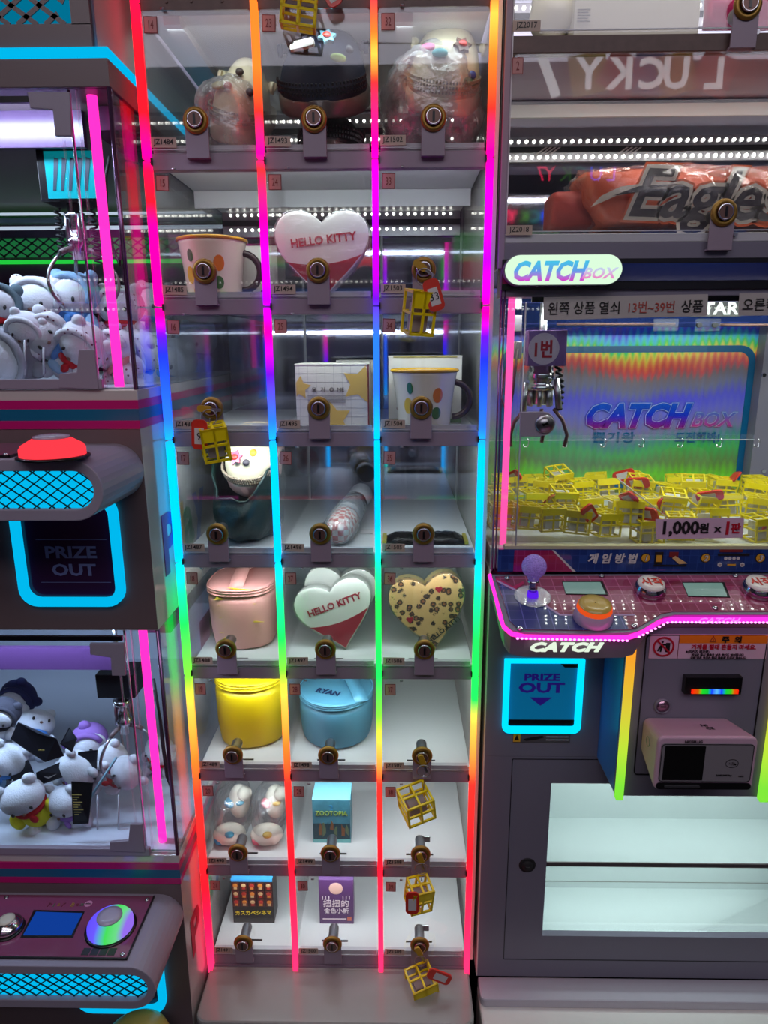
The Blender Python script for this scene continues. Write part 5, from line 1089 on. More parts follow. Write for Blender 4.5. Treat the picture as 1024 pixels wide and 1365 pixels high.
# chute panes
for pts in ([(660, 653), (755, 655), (783, 680), (782, 722), (655, 722)], [(1005, 660), (1060, 660), (1060, 725), (1003, 725)]):
    MB().prism([(at(x, y, 1.03).x, at(x, y, 1.03).z) for x, y in pts][::-1], 1.03, 1.0325).build('chute_pane', M_ACR, right)
MB().tube([at(822, 637, 1.05), at(890, 690, 1.05)], .0009, 5).build('pane_edge', M_EDGE, right)
bx('sill', mat('pale_yellow_sill', (214, 206, 160), rough=.4), .165, RX1, .996, 1.01, pz(733), pz(727), right); bx('glass_lower_lip', M_ACR, .155, RX1, .992, .994, pz(730), pz(700), right)

# claw of the right machine with its number card
p = at(722, 480, 1.06)
t = thing('claw', 'chrome claw behind the foil card numbered 1 in the right machine', 'claw', (p.x, 1.06, p.z))
MB().tube([(p.x, 1.06, 1.566), (p.x, 1.06, at(722, 487, 1.06).z)], .006, 10).build('hoist_rod', M_STEEL, t)
m = MB(); m.M = Matrix.Translation((p.x, 1.06, 0)); z = at(722, 486, 1.06).z
m.lathe([(.008, z), (.018, z-.001), (.018, z-.010), (.020, z-.011), (.020, z-.022), (.0175, z-.024), (.0175, z-.030), (.022, z-.031), (.022, z-.037), (.014, z-.038), (.014, z-.058), (.010, z-.06)], 24, 0).build('motor_housing', M_CHROME, t)
for k in range(7): a_ = 2*PI*k/7; MB().tube([(p.x+.017*math.cos(a_), 1.06+.017*math.sin(a_), z-.037), (p.x+.017*math.cos(a_), 1.06+.017*math.sin(a_), z-.062)], .0035, 8).build('guide_rod', M_STEEL, t)
m = MB(); m.tube([(at(741, 478+q*.75, 1.05).x+.004*math.cos(q*.8)+.008*math.sin(q*.035), 1.05+.006*math.sin(q*.8), at(741, 478+q*.95, 1.05).z) for q in range(76)], .0021, 5).build('coiled_cord', M_RUBBER, t)
for pts in ([(700, 545), (686, 562), (680, 580), (681, 595)], [(738, 545), (750, 560), (756, 580), (752, 595)], [(722, 545), (722, 560), (724, 578), (722, 590)]):
    MB().tube([at(x, y, 1.035) for x, y in pts], .0028, 8).build('prong', M_DKSTEEL, t)
for k, (x, y) in enumerate(((700, 525), (742, 520))): MB().tube([at(x, y-15, 1.04), at(x-3*(1-2*k), y+25, 1.035)], .005, 6).build('claw_joint', M_STEEL, t)
for pts, r_ in (([(686, 455), (672, 500), (668, 530), (674, 548), (682, 535), (686, 500), (690, 465)], .0018), ([(688, 455), (677, 500), (673, 525), (678, 540), (684, 525), (688, 480)], .0014)):
    MB().tube([at(x, y, 1.04) for x, y in pts], r_, 6).build('hanging_cable', mat('grey_cable', (90, 84, 80), rough=.5), t)
for y0_, y1_ in ((385, 412), (420, 442), (455, 478)): a_, b_ = at(684, y0_, 1.07), at(692, y1_, 1.07); bx('pulley_bracket', mat('dull_steel', (110, 106, 112), rough=.45, metal=.7), a_.x, b_.x+.004, 1.07, 1.08, b_.z, a_.z, t, bev=.001)
c1, c2 = at(703, 488, 1.02), at(757, 440, 1.02)
card = bx('number_card', mat('foil_card', (170, 130, 200), rough=.25, metal=.4, var=.5, bscale=40), c1.x, c2.x, 1.02, 1.05, c1.z, c2.z, t, bev=.0008)
q = at(725, 465, 1.019); m = MB(); m.M = Matrix.Translation((q.x, 1.0195, q.z)) @ FRONT; m.lathe([(.0225, 0), (.0225, .0005)], 32, 0); m.text('1번', .0265, Matrix.Translation((-.0015, 0, .001)), 1, bold=.03, sx=.82); m.build('number_disc', [mat('lilac_white_disc', (214, 196, 214)), mat('crimson_ink', ())], card)
# side lock on the glass
q = at(706, 565, .985); lp = MB().prism([(at(693, 582, .985).x, at(693, 582, .985).z), (at(720, 582, .985).x, at(720, 582, .985).z)] + [(at(724, 565, .985).x+.0175*math.cos(a_*PI/8-PI/2), at(724, 565, .985).z+.0175*math.sin(a_*PI/8-PI/2)) for a_ in range(9)] + [(at(693, 549, .985).x, at(693, 549, .985).z)], .985, .989).build('lock_plate', M_BODY, right, bev=.001)
m = MB(); q = at(726, 565, .984); m.M = Matrix.Translation((q.x, .985, q.z)) @ FRONT; m.lathe([(.0135, 0), (.0135, .002), (.012, .0035), (.0095, .0035), (.0092, .005), (.001, .005)], 24, 0, caps=False); m.box(-.005, .005, -.0012, .0012, .005, .0056, 1); m.M = m.M @ Matrix.Rotation(.6, 4, 'Z'); m.box(-.004, .004, -.0012, .0012, .005, .0056, 1); m.build('cam_lock', [M_STEEL, M_BLACK], lp)

# heap of key cages on the claw floor
proto = {}
def heap_cage(px, py, Y, rz, rx, tagk, lab='yellow wire key cage at the very top of the heap, tilted against the foil'):
    q = at(px, py, Y); zf = max(1.198+.0005, q.z)
    t = thing('key_cage', lab, 'key cage', (q.x, Y, zf), 'yellow key cages in the heap')
    if 'cage' not in proto:
        proto['cage'] = cage_mb(.040, .0026, .038).box(-.020, .020, -.0215, -.020, .027, .038).build('cage', mat('bright_yellow_plastic', (236, 214, 30), rough=.35), t, local=True)
        proto['block'] = MB().box(-.011, .012, -.013, .013, .004, .030).build('key_block', mat('white_foam_block', (206, 204, 200), rough=.7), t, local=True)
        proto['tag'] = tag_mb(.042, .022).build('name_tag', [M_REDP, M_PAPER], t, local=True)
        tg = proto['tag']; tg.location = (.02, -.03, .044); tg.rotation_euler = (1.2, .5, .3)
        if tagk != 1: bpy.data.objects.remove(tg); proto['tag'] = None
    else:
        for k in ('cage', 'block'): c = proto[k].copy(); COL.objects.link(c); c.parent = t
        if tagk == 1:
            c = tag_mb(.042, .022).build('name_tag', [M_REDP, M_PAPER], t, local=True); c.location = (random.uniform(-.02, .03), -.027, random.uniform(.036, .05)); c.rotation_euler = (random.uniform(.2, 1.3), random.uniform(-1.4, 1.4), .2)
    t.rotation_euler = (rx, random.uniform(-.12, .12), rz)
    if rx: t.location.z += .008
heap_cage(742, 655, 1.27, .25, .3, None)
HEAP = [('front row', [(668, 703, 0), (697, 702, 0), (731, 705, 0), (766, 708, 1), (803, 712, 0), (838, 706, 1), (862, 722, 1), (905, 716, 0), (945, 716, 0), (1012, 718, 1), (1052, 716, 0)], 1.05),
        ('middle row', [(664, 685, 0), (708, 683, 1), (747, 684, 0), (785, 690, 0), (822, 692, 0), (858, 690, 1), (892, 689, 0), (930, 690, 1), (968, 694, 0), (1005, 690, 0), (1045, 690, 0)], 1.14),
        ('upper row', [(690, 668, 1), (727, 666, 0), (770, 666, 0), (808, 671, 0), (848, 667, 1), (885, 671, 0), (922, 668, 0), (960, 664, 1), (1000, 668, 0), (1040, 664, 0)], 1.24),
        ('back row', [(672, 657, 0), (712, 659, 0), (795, 656, 0), (842, 655, 1), (902, 658, 0), (945, 660, 0), (1005, 660, 0)], 1.345)]
ORD = 'first second third fourth fifth sixth seventh eighth ninth tenth eleventh twelfth'.split()
for nm, row, Y in HEAP:
    for k, (px, py, tg) in enumerate(row):
        heap_cage(px, py, Y+random.uniform(-.008, .008), random.uniform(-.45, .45), random.choice((0, 0, 0, .2, -.18)), tg, lab='yellow wire key cage%s, %s from left in %s of heap' % (' with red tag' if tg else '', ORD[k], nm))

# banner under the window
bn = MB().box(.155, RX1, .9945, .999, pz(761), pz(731)).build('instruction_banner', tiles_mat('blue_tile_print', (18, 48, 116), (44, 84, 160), (40, 70, 140), 42, ax=(0, 2)), right)
MB().prism([(at(684, 760, .994).x, pz(761)+.0005), (at(765, 760, .994).x, pz(761)+.0005), (at(737, 731, .994).x, pz(732)), (at(686, 731, .994).x, pz(732))], .9937, .9942).build('magenta_corner', tiles_mat('magenta_tile_print', (150, 14, 76), (170, 40, 100), (170, 50, 110), 42, ax=(0, 2)), bn)
MB().prism([(at(764, 760, .994).x, pz(761)+.0005), (at(768, 760, .994).x, pz(761)+.0005), (at(739, 731, .994).x, pz(732)), (at(736, 731, .994).x, pz(732))], .9932, .9937).build('white_stripe', M_PAPER, bn)
m = MB()
for k, ch in enumerate('게임방법'): p = at(790+17.5*k, 744.5, .993); m.text(ch, .0165, FT(p.x, .993, p.z), 0, bold=.035, shear=.2)
m.build('banner_lettering', M_PAPER, bn)
for k, px in enumerate((861, 941, 1014)):
    p = at(px, 744, .993); m = MB(); m.M = Matrix.Translation((p.x, .9942, p.z)) @ FRONT; m.lathe([(.0078, 0), (.0078, .0004)], 20, 1); m.lathe([(.0064, .0004), (.0064, .0008)], 20, 0); m.text(str(k+1), .0125, Matrix.Translation((0, 0, .001)), 2, bold=.05, shear=.2); m.text(str(k+1), .0125, Matrix.Translation((0, 0, .0014)), 3, bold=.015, shear=.2)
    m.build('step_badge', [mat('amber_badge', (220, 160, 40)), M_INK, M_INK, M_PAPER], bn)
X = lambda a_: at(a_, 744, .993).x; Zb = lambda b_: at(880, b_, .993).z; AM = mat('amber_badge', ())
MB().box(X(873), X(884), .993, .9942, Zb(752), Zb(736)).build('slot_pictogram', M_INK, bn); MB().box(X(875), X(882), .9926, .993, Zb(749), Zb(740)).build('slot_pictogram', AM, bn)
MB().box(X(892), X(904), .993, .9942, Zb(743), Zb(736)).build('note_pictogram', M_RED, bn); MB().prism([(X(900), Zb(741)), (X(917), Zb(751)), (X(906), Zb(752)), (X(896), Zb(744))], .9925, .993).build('hand_pictogram', mat('skin_print', (220, 180, 120)), bn)
MB().box(X(872), X(916), .993, .9935, Zb(755), Zb(753)).build('caption_print', M_INK, bn); MB().box(X(959), X(989), .993, .9942, Zb(736), Zb(732.5)).build('caption_print', M_RED, bn); MB().box(X(957), X(999), .993, .9942, Zb(741), Zb(738)).build('caption_print', M_INK, bn)
for k in range(4): m = MB(); m.M = Matrix.Translation((X(968+5.5*k), .9942, Zb(744.5))) @ FRONT; m.lathe([(.0026, 0), (.0026, .0006)], 12, 0).build('button_pictogram', M_PAPER, bn)
for px in (961, 991): m = MB(); m.M = Matrix.Translation((X(px), .9942, Zb(753))) @ FRONT; m.lathe([(.0034, 0), (.0034, .0006)], 14, 0); m.box(-.002, .002, -.0005, .0005, .0006, .0009, 1); m.build('button_pictogram', [M_PAPER, M_RED], bn)
MB().box(X(971), X(982), .993, .9942, Zb(754), Zb(752)).build('slot_pictogram', AM, bn)

# control panel, in its sloping plane
PN = Vector((0, -.278, 1)).normalized(); P0 = Vector((0, 1.0, 1.162))
def onp(px, py, h=0): d = ray(px, py); k = (P0+PN*h-EYE).dot(PN)/d.dot(PN); return EYE+d*k
PXf = Vector((1, 0, 0)); PYf = PN.cross(PXf)
PM = Matrix(((PXf.x, PYf.x, PN.x, 0), (PXf.y, PYf.y, PN.y, 0), (PXf.z, PYf.z, PN.z, 0), (0, 0, 0, 1)))
def pm(px, py, h=0): v = onp(px, py, h); return Matrix.Translation(v) @ PM
def slab_p(pts, h0, h1, name, m_, par, bev=0, world=False):
    V = [onp(x, y, 0) for x, y in pts]; n = len(V); vs = [v+PN*h for h in (h0, h1) for v in V]
    m = MB(); m.add(vs, [tuple(range(n)), tuple(range(n, 2*n))] + [(i, (i+1) % n, n+(i+1) % n, n+i) for i in range(n)]); return m.build(name, m_, par, bev=bev)
outl = [(655, 766), (1150, 764), (1150, 820), (1024, 819), (900, 819), (884, 822), (872, 829), (856, 839), (842, 843), (780, 845), (700, 843), (682, 840), (673, 832)]
CPm = slab_p(outl, -.004, 0, 'control_panel', M_GREYR, right)
inn = [(660, 769), (1150, 767), (1150, 817), (1024, 816), (896, 816), (881, 819), (868, 827), (850, 837), (838, 840), (780, 841), (702, 840), (688, 837), (679, 828)]
slab_p(inn, 0, .0012, 'panel_print', tiles_mat('magenta_panel_tiles', (128, 10, 64), (150, 50, 100), (170, 80, 120), 26, rough=.06), CPm)
slab_p([(664, 777), (722, 806), (747, 822), (830, 822), (838, 840), (780, 841), (702, 840), (688, 837), (679, 828)], .0012, .0016, 'blue_print', tiles_mat('blue_panel_tiles', (22, 34, 104), (30, 44, 120), (90, 90, 160), 26, rough=.06), CPm)
slab_p([(662, 774), (722, 804), (747, 820), (846, 820), (846, 822), (746, 822), (721, 806), (663, 777)], .0016, .0019, 'line_print', mat('lilac_line', (170, 140, 180)), CPm)
slab_p([(661, 771), (684, 783), (697, 776), (699, 779), (684, 788), (661, 776)], .0012, .0018, 'chevron_print', mat('deep_pink_print', (190, 20, 90)), CPm)
# rows of light points under the window ceiling; the glossy panel mirrors them
mc = MB()
for yy in (1.287, 1.277, 1.266, 1.244, 1.234, 1.224):
    for k in range(31): mc.ell((.292+.0222*k+(yy-1.25)*.1, yy, 1.606), (.0028, .0028, .0014), 6, 4)
o = mc.build('light_point_row', glow('strong_white_point', (255, 255, 246), 42), right); o['kind'] = 'stuff'
bx('light_tray', M_WHITE, .20, RX1, 1.20, 1.31, 1.608, 1.614, right)
# lit magenta edge following the outline, and the skirt
edge = [(653, 767), (661, 795), (668, 825), (672, 836), (682, 845), (700, 849), (780, 851), (836, 850), (850, 846), (864, 838), (880, 829), (896, 826), (1024, 826), (1150, 827)]
EV = [onp(x, y, -.004) for x, y in edge]
MB().tube(EV, .0034, 8).build('edge_light', glow('magenta_edge_light', (255, 60, 240), 2.0), CPm)
a1, a2 = [onp(x, y, -.001) for x, y in ((842, 844), (857, 840), (872, 830.5), (886, 823), (900, 820), (1024, 820), (1150, 820.5))], [onp(x, y, -.0045) for x, y in ((848, 846), (864, 840.5), (880, 833), (892, 828), (902, 826.5), (1024, 826.5), (1150, 827))]
MB().add(a1+a2, [(i, i+1, 8+i, 7+i) for i in range(6)]).build('edge_diffuser', glow('dim_magenta_diffuser', (196, 30, 170), 1), CPm)
lf = MB(); 
for k in range(0, 90): 
    u = k/89; a_, b_ = onp(682, 845, 0), onp(840, 850, 0); p = a_.lerp(b_, u); 
for seg_ in (((690, 847), (836, 850), 26), ((852, 845), (890, 826), 8), ((896, 825.5), (1060, 826), 32)):
    for k in range(seg_[2]): u = k/(seg_[2]-1); p = onp(seg_[0][0]+(seg_[1][0]-seg_[0][0])*u, seg_[0][1]+(seg_[1][1]-seg_[0][1])*u, 0); lf.ell((p.x, p.y-.001, p.z-.004), (.0022, .0015, .0015), 6, 4)
o = lf.build('edge_light_points', glow('pink_white_point', (255, 225, 255), 3), CPm); o['kind'] = 'stuff'
sk = []; dep = .030
vs = [v+Vector((0, .004, -.004)) for v in EV]; n = len(vs); m = MB(); low = []
for k, v in enumerate(vs): low.append(Vector((v.x+(.003 if k < 4 else 0), v.y+.006, v.z-(dep if k < 9 else .012))))
m.add(vs+low, [(i, i+1, n+i+1, n+i) for i in range(n-1)]); m.add(low+[Vector((vs[-1].x, 1.0, low[-1].z)), Vector((vs[0].x, 1.0, low[0].z))], [tuple(range(n+2))]); m.build('panel_skirt', mat('taupe_skirt', (130, 116, 128), rough=.35), CPm)
fl = onp(751, 851, -.004); fy = fl.y-.002+.003; q = at(751, 862, fy); m = MB(); m.text('CATCH', .0172, FT(q.x, fy-.0016, q.z, 0), 0, bold=.05, shear=.35, sx=1.55, sp=1.08, depth=.001); m.build('lit_lettering', glow('lit_mint_letters', (232, 248, 226), 1.0), CPm)
q = at(957, 827.5, onp(957, 826, -.004).y-.005); m = MB(); m.text('CATCH', .0115, FT(q.x, q.y, q.z, 0), 0, bold=.02, shear=.3, sx=1.45); m.build('lit_lettering', glow('lit_pink_letters', (255, 130, 245), 1.3), CPm)
for px, py in ((676, 766+5), (802, 768), (693, 838), (845, 835), (953, 811), (980, 768)):
    m = MB(); m.M = pm(px, py, .0014); m.lathe([(.0042, 0), (.0038, .002), (.0016, .0026), (.0014, .0014)], 14).build('panel_screw', M_CHROME, CPm)
for pts in ([(750, 778), (800, 778), (807, 794), (754, 793)], [(910, 779), (962, 779), (969, 797), (917, 796)]):
    x0, y0 = pts[0]; slab_p([(a_-1, b_-1.5) for a_, b_ in pts[:1]]+[(pts[1][0]+3, pts[1][1]-1.5), (pts[2][0]+4, pts[2][1]+.5), (pts[3][0], pts[3][1]+.5)], .0012, .0022, 'screen_bezel', M_BLACK, CPm)
    slab_p(pts, .0022, .0028, 'counter_screen', mat('grey_green_screen', (120, 150, 140), rough=.12, emit=(70, 96, 90), es=.7), CPm)
def pbutton(px, py, R, h, base, face, cap, txt=None, name='start_button'):
    m = MB(); m.M = pm(px, py, .0014); m.lathe([(R, 0), (R*1.02, .002), (R*.98, h*.55), (R*.86, h*.8)], 36, 0, caps=False); m.lathe([(R*.86, h*.78), (R*.82, h), (R*.5, h*1.06), (.001, h*1.08)], 32, 1, caps=False)
    if cap: m.lathe([(R*.92, h*.66), (R*.86, h*.92), (R*.78, h*.97)], 32, 2, caps=False)
    if txt: m.text(txt, R*.85, Matrix.Translation((0, 0, h*1.12)), 3, bold=.02, sx=.9)
    return m.build(name, [base, face, cap or face, M_REDP], CPm)
wf = mat('pearl_face', (226, 214, 208), rough=.15)
pbutton(866, 788, .0225, .016, M_CHROME, wf, None, '시작'); pbutton(1011, 788, .0235, .016, M_CHROME, wf, None, '시작')
pbutton(790, 825, .0265, .026, mat('pearl_lilac_dome', (196, 172, 196), rough=.2), mat('gold_cap', (190, 160, 80), rough=.15), glow('orange_ring_light', (226, 80, 30), 1.0), None, 'drop_button')
# joystick
t = thing('joystick', 'clear crackled bulb joystick lit purple on a clear dust disc', 'joystick', tuple(onp(710, 800, .002)))
m = MB(); m.M = pm(710, 795, .0022); m.lathe([(.0265, 0), (.0265, .0012), (.024, .002)], 40).build('dust_disc', clear('clear_disc', gloss=.1, haze=.2), t)
bs = onp(710, 795, .003); zq = lambda y: at(712, y, bs.y).z
m = MB(); m.M = Matrix.Translation((bs.x, bs.y, bs.z)); m.lathe([(.0085, 0), (.0075, .008)], 20).build('shaft_glow', glow('violet_glow', (92, 30, 235), 1.6), t)
m = MB(); m.M = Matrix.Translation((bs.x, bs.y, bs.z)); m.lathe([(.006, .008), (.0065, .014), (.0062, .018), (.0085, .022), (.0085, .024), (.007, .025)], 20).build('neck_ring', M_CHROME, t)
m = MB(); m.M = Matrix.Translation((bs.x, bs.y, bs.z)); m.lathe([(.007, .024)]+[(.0178*math.sin(a_), .0455-.0178*math.cos(a_)) for a_ in [PI*q/16 for q in range(3, 16)]]+[(.0005, .0633)], 28, 0, caps=False)
m.build('bulb', mat('crackled_violet_crystal', (176, 150, 220), rough=.08, emit=(70, 50, 120), es=.6, var=.8, bscale=420, bump=.9), t)

# lower body
XP = .331; LY = 1.0
bd = MB().box(RX0, XP, LY, 1.42, .842, 1.140).box(RX0, XP+.2, LY+.02, 1.42, .835, 1.15).build('upper_body', M_GREYR, right, bev=.001)
bx('side_skin', mat('warm_grey_channel', ()), RX0-.002, RX0, 1.0, 1.42, .395, 1.165, right)
pr = MB().box(XP, RX1, .905, LY+.01, .838, 1.128).build('coin_door_housing', M_GREYR, right, bev=.0015)
bx('housing_side', M_NAVY if False else mat('blue_side_paint', (50, 120, 190), rough=.3), XP-.0008, XP, .915, LY, .842, 1.126, pr)
bl = ramp_emit('yellow_green_strip', [(at(826, y, .905).z, c) for y, c in ((850, (250, 150, 40)), (900, (240, 180, 50)), (950, (220, 210, 60)), (1000, (190, 235, 60)), (1045, (130, 235, 60)))], (.83, 1.13), 1.1)
MB().prism([(XP-.001, .898), (XP+.010, .898), (XP+.010, .906), (XP-.001, .908)], .835, 1.126, plane='XY').build('edge_light', bl, right, bev=.001)
q = at(1018, 1000, .905); MB().prism([(q.x, .896), (q.x+.017, .896), (q.x+.017, .906), (q.x, .906)], .835, 1.126, plane='XY').build('edge_light', bl, right, bev=.001)
# coin door with seam
dx0, dx1 = at(852, 950, .904).x, at(1010, 950, .904).x; dz0, dz1 = at(850, 1033, .904).z, at(850, 846, .904).z
ring_prism(MB(), rrect(dx0, dx1, dz0, dz1, .006, 4), rrect(dx0+.0014, dx1-.0014, dz0+.0014, dz1-.0014, .005, 4), .9035, .9052).build('door_seam', M_BLACK, pr)
# warning sticker
Yw = .9038; X = lambda a_: at(a_, 862, Yw).x; Zw = lambda b_: at(930, b_, Yw).z
ws = bx('warning_sticker', mat('pink_white_sticker', (214, 176, 196), rough=.5), X(866), X(1023), Yw, Yw+.001, Zw(878), Zw(846), pr)
bx('warning_head', mat('orange_print2', (226, 120, 20), rough=.5), X(905), X(1022), Yw-.0004, Yw, Zw(857.5), Zw(847), ws); bx('warning_border', M_RED, X(904), X(904.7), Yw-.0004, Yw, Zw(878), Zw(846.5), ws)
def put2(par, items, Y, mts, name):
    m = MB()
    for s_, px, py, size, mi_, bold, sx in items: p = at(px, py, Y); m.text(s_, size, FT(p.x, Y, p.z), mi_, bold=bold, sx=sx)
    return m.build(name, mts, par)
put2(ws, [('주  의', 976, 852.5, .0105, 0, .035, 1.15), ('기계를 절대 흔들지 마세요.', 965, 862.5, .0082, 1, .02, 1.0), ('※(지키지 않으면)', 930, 869, .005, 0, .02, .95), ('게임은 즉시 멈추고 남은 코인도 없어집니다.', 957, 873, .0045, 0, .02, .92), ('이때 남은 코인은 절대 환불해 드리지 않습니다.', 958, 877, .0045, 0, .02, .92)], Yw-.0012, [M_INK, mat('crimson_ink', ())], 'warning_lettering')
m = MB(); q = at(884.5, 862, Yw); m.M = Matrix.Translation((q.x, Yw, q.z)) @ FRONT
n = 28; ring_prism(m, ellipse(0, 0, .0152, .0152, n), ellipse(0, 0, .0125, .0125, n), .0004, .0009, 0, 'XY'); m.prism([(-.0105, .0085), (-.0088, .0103), (.0105, -.0085), (.0088, -.0103)][::-1], .0009, .0013, 0, 'XY')
m.box(.003, .009, -.008, .006, .0004, .0008, 1); m.ell((-.002, .0075, .0006), (.0018, .0018, .0003), 10, 5, 1); m.prism([(-.004, .005), (.003, .004), (.003, .002), (-.003, .002)], .0004, .0008, 1, 'XY'); m.prism([(-.004, .004), (-.001, .001), (-.003, -.008), (-.005, -.008)], .0004, .0008, 1, 'XY'); m.prism([(-.005, .002), (-.002, .002), (-.007, -.007), (-.009, -.006)], .0004, .0008, 1, 'XY')
m.build('no_pushing_sign', [mat('crimson_ink', ()), M_INK], ws)
q = at(951, 852.5, Yw-.001); m = MB(); m.prism([(q.x-.005, q.z-.004), (q.x+.005, q.z-.004), (q.x, q.z+.0055)], Yw-.0008, Yw-.0004, 0); m.prism([(q.x-.0034, q.z-.003), (q.x+.0034, q.z-.003), (q.x, q.z+.0035)], Yw-.0012, Yw-.0008, 1); m.box(q.x-.0004, q.x+.0004, Yw-.0015, Yw-.0012, q.z-.002, q.z+.001, 0); m.build('warning_triangle', [M_RED, mat('orange_print2', ())], ws)
# bill slot
a_, b_ = at(912, 926, .895), at(991, 903, .895); bs_ = bx('bill_slot', M_BLACK, a_.x, b_.x, .895, .906, a_.z, b_.z, pr, bev=.001)
g = ramp_emit('rgb_slot_light', [(at(x, 922, .893).x, c) for x, c in ((922, (255, 20, 10)), (931, (200, 90, 10)), (936, (30, 220, 40)), (944, (20, 200, 60)), (949, (20, 60, 255)), (956, (90, 190, 255)), (962, (20, 60, 255)), (968, (20, 210, 60)), (975, (60, 200, 30)), (979, (230, 80, 10)), (985, (255, 20, 10)))], (at(922, 922, .893).x-.001, at(985, 922, .893).x+.001), 1.1, 'X')
a_, b_ = at(922, 925, .893), at(985, 920, .893); bx('slot_light', g, a_.x, b_.x, .893, .8955, a_.z, b_.z, bs_)
m = MB(); q = at(883, 941, .904); m.M = Matrix.Translation((q.x, .905, q.z)) @ FRONT; m.lathe([(.0125, 0), (.0125, .002), (.011, .004), (.0095, .004), (.0095, .002), (.001, .002)], 28, 0, caps=False); m.lathe([(.009, .002), (.009, .0036), (.001, .0038)], 24, 1, caps=False); m.box(-.004, .004, -.001, .001, .0038, .0045, 2); m.build('cam_lock', [M_GREYR, mat('rosy_chrome', (190, 150, 170), rough=.25, metal=.9), M_BLACK], pr)
# card reader
t = thing('card_reader', 'boxy white payment reader with black screen under the bill slot', 'card reader', tuple(at(936, 1050, .87)))
f0, f1 = .835, .904; x0, x1 = at(877, 1000, f0).x, at(1009, 1000, f0).x; z0, z1 = at(940, 1053, f0).z, at(940, 984, f0).z
sh = MB(); o0 = rrect(x0, x1, z0, z1, .009, 5); o1 = rrect(x0+.004, x1-.006, z0+.014, at(930, 957, f1).z, .009, 5)
sh.loft([[(a_, f0, b_) for a_, b_ in o0], [(a_, f0+.004, b_) for a_, b_ in rrect(x0-.001, x1+.001, z0-.001, z1+.001, .009, 5)], [(a_, f1, b_) for a_, b_ in o1]], smooth=False)
M_RD = mat('pinkish_white_plastic', (196, 160, 180), rough=.35); sh.build('reader_case', M_RD, t, bev=.0015)
MB().prism(rrect(x0+.004, x1-.004, z0+.013, z1-.008, .005, 4), f0-.0012, f0).build('face_plate', mat('grey_face_plastic', (128, 122, 128), rough=.3), t, bev=.0006)
ring_prism(MB(), rrect(x0+.0045, x1-.0045, z0+.0135, z1-.0085, .005, 4), rrect(x0+.0053, x1-.0053, z0+.0143, z1-.0093, .0045, 4), f0-.0018, f0-.0010).build('face_seam', M_BLACK, t)
MB().box(x0+.009, x0+.064, f0-.002, f0-.0011, z0+.0165, z1-.0115).build('screen', mat('black_screen', (16, 16, 16), rough=.1), t)
MB().prism(rrect(x0+.002, x1-.002, z0+.0015, z0+.0115, .0045, 4), f0-.0012, f0+.0002).build('slot_band', M_BLACK, t); MB().prism(rrect(x0+.013, x0+.062, z0+.0045, z0+.0075, .0012, 3), f0-.0022, f0-.001).build('card_slot', M_STEEL, t)
put2(t, [('NICEPLUG', 925, 989, .0052, 0, .02, 1.0), ('SAMSUNG Pay', 965, 1034, .0034, 0, .02, 1.0), ('NICE', 988, 1035, .003, 0, 0, 1.0)], f0-.0020, [M_INK], 'reader_lettering')
m = MB(); q = at(976, 1018, f0-.0016); m.M = Matrix.Translation((q.x, f0-.0014, q.z)) @ FRONT; ring_prism(m, ellipse(0, 0, .0088, .0066, 24), ellipse(0, 0, .0082, .006, 24), 0, .0004, 0, 'XY')
for k in range(4): m.tube([(-.0045+.002*k+.0008*math.cos(a_), .0016*(1+.4*k)*math.sin(a_), .0003) for a_ in (-1, -.5, 0, .5, 1)], .0003, 4)
m.prism([(.002, .001), (.006, -.001), (.005, -.003), (.001, -.001)], 0, .0004, 0, 'XY'); m.build('tap_symbol', M_INK, t)
q = at(940, 969, .868); m = MB(); TP = Matrix.Translation((q.x+.004, .87, at(940, 969, .87).z+.0006)); o1z = at(930, 957, f1).z; zt_ = z1+(o1z-z1)*(.87-f0)/(f1-f0)
sl = math.atan2(o1z-z1, f1-f0); m.M = Matrix.Translation((q.x+.002, .87, zt_+.0016)) @ Matrix.Rotation(sl, 4, 'X'); m.text('NI', .010, Matrix.Translation((-.001, .004, 0)), 0); m.text('CE', .010, Matrix.Translation((.003, -.006, 0)), 0); m.build('top_logo', M_INK, t)
m = MB(); m.M = Matrix.Translation((x0-.0008, .868, (z0+z1)/2+.014)) @ Matrix.Rotation(-PI/2, 4, 'Z') @ FRONT; ring_prism(m, ellipse(0, 0, .0065, .0075, 20), ellipse(0, 0, .0058, .0068, 20), 0, .0006, 0, 'XY'); m.build('side_symbol', mat('sage_print', (110, 140, 120)), t)
# prize door
xo0, xo1, zo0, zo1 = .1715, .2985, .888, 1.0185
P_o = rrect(xo0, xo1, zo0, zo1, .012, 5, (1, 1, 0, 0)); P_i = rrect(xo0+.0095, xo1-.0105, zo0+.0115, zo1-.0065, .005, 5, (1, 1, 0, 0))
ring_prism(MB(), P_o, P_i, LY-.007, LY-.0005).build('door_light_frame', glow('aqua_light', (0, 236, 255), 1.3), right, bev=.001)
pd = MB().prism(P_i, LY-.002, LY-.0012).build('prize_door', mat('blue_lit_flap', (10, 110, 160), rough=.5, emit=(0, 84, 120), es=.8), right)
bx('flap_gap', M_BLACK, xo0+.0095, xo1-.0105, LY-.003, LY-.002, zo0+.0125, zo0+.023, pd); MB().prism([(xo1-.040, zo1-.0065), (xo1-.031, zo1-.015), (xo1-.0105, zo1-.015), (xo1-.0105, zo1-.0065)], LY-.003, LY-.002).build('flap_latch', M_BLACK, pd)
m = MB(); cx = (at(690, 905, .997).x+at(755, 905, .997).x)/2; m.text('PRIZE', .0165, FT(cx, LY-.0026, at(722, 903, .997).z), 0, bold=.045, sx=1.38); m.text('OUT', .0235, FT(cx, LY-.0026, at(722, 917, .997).z), 0, bold=.04, sx=1.46)
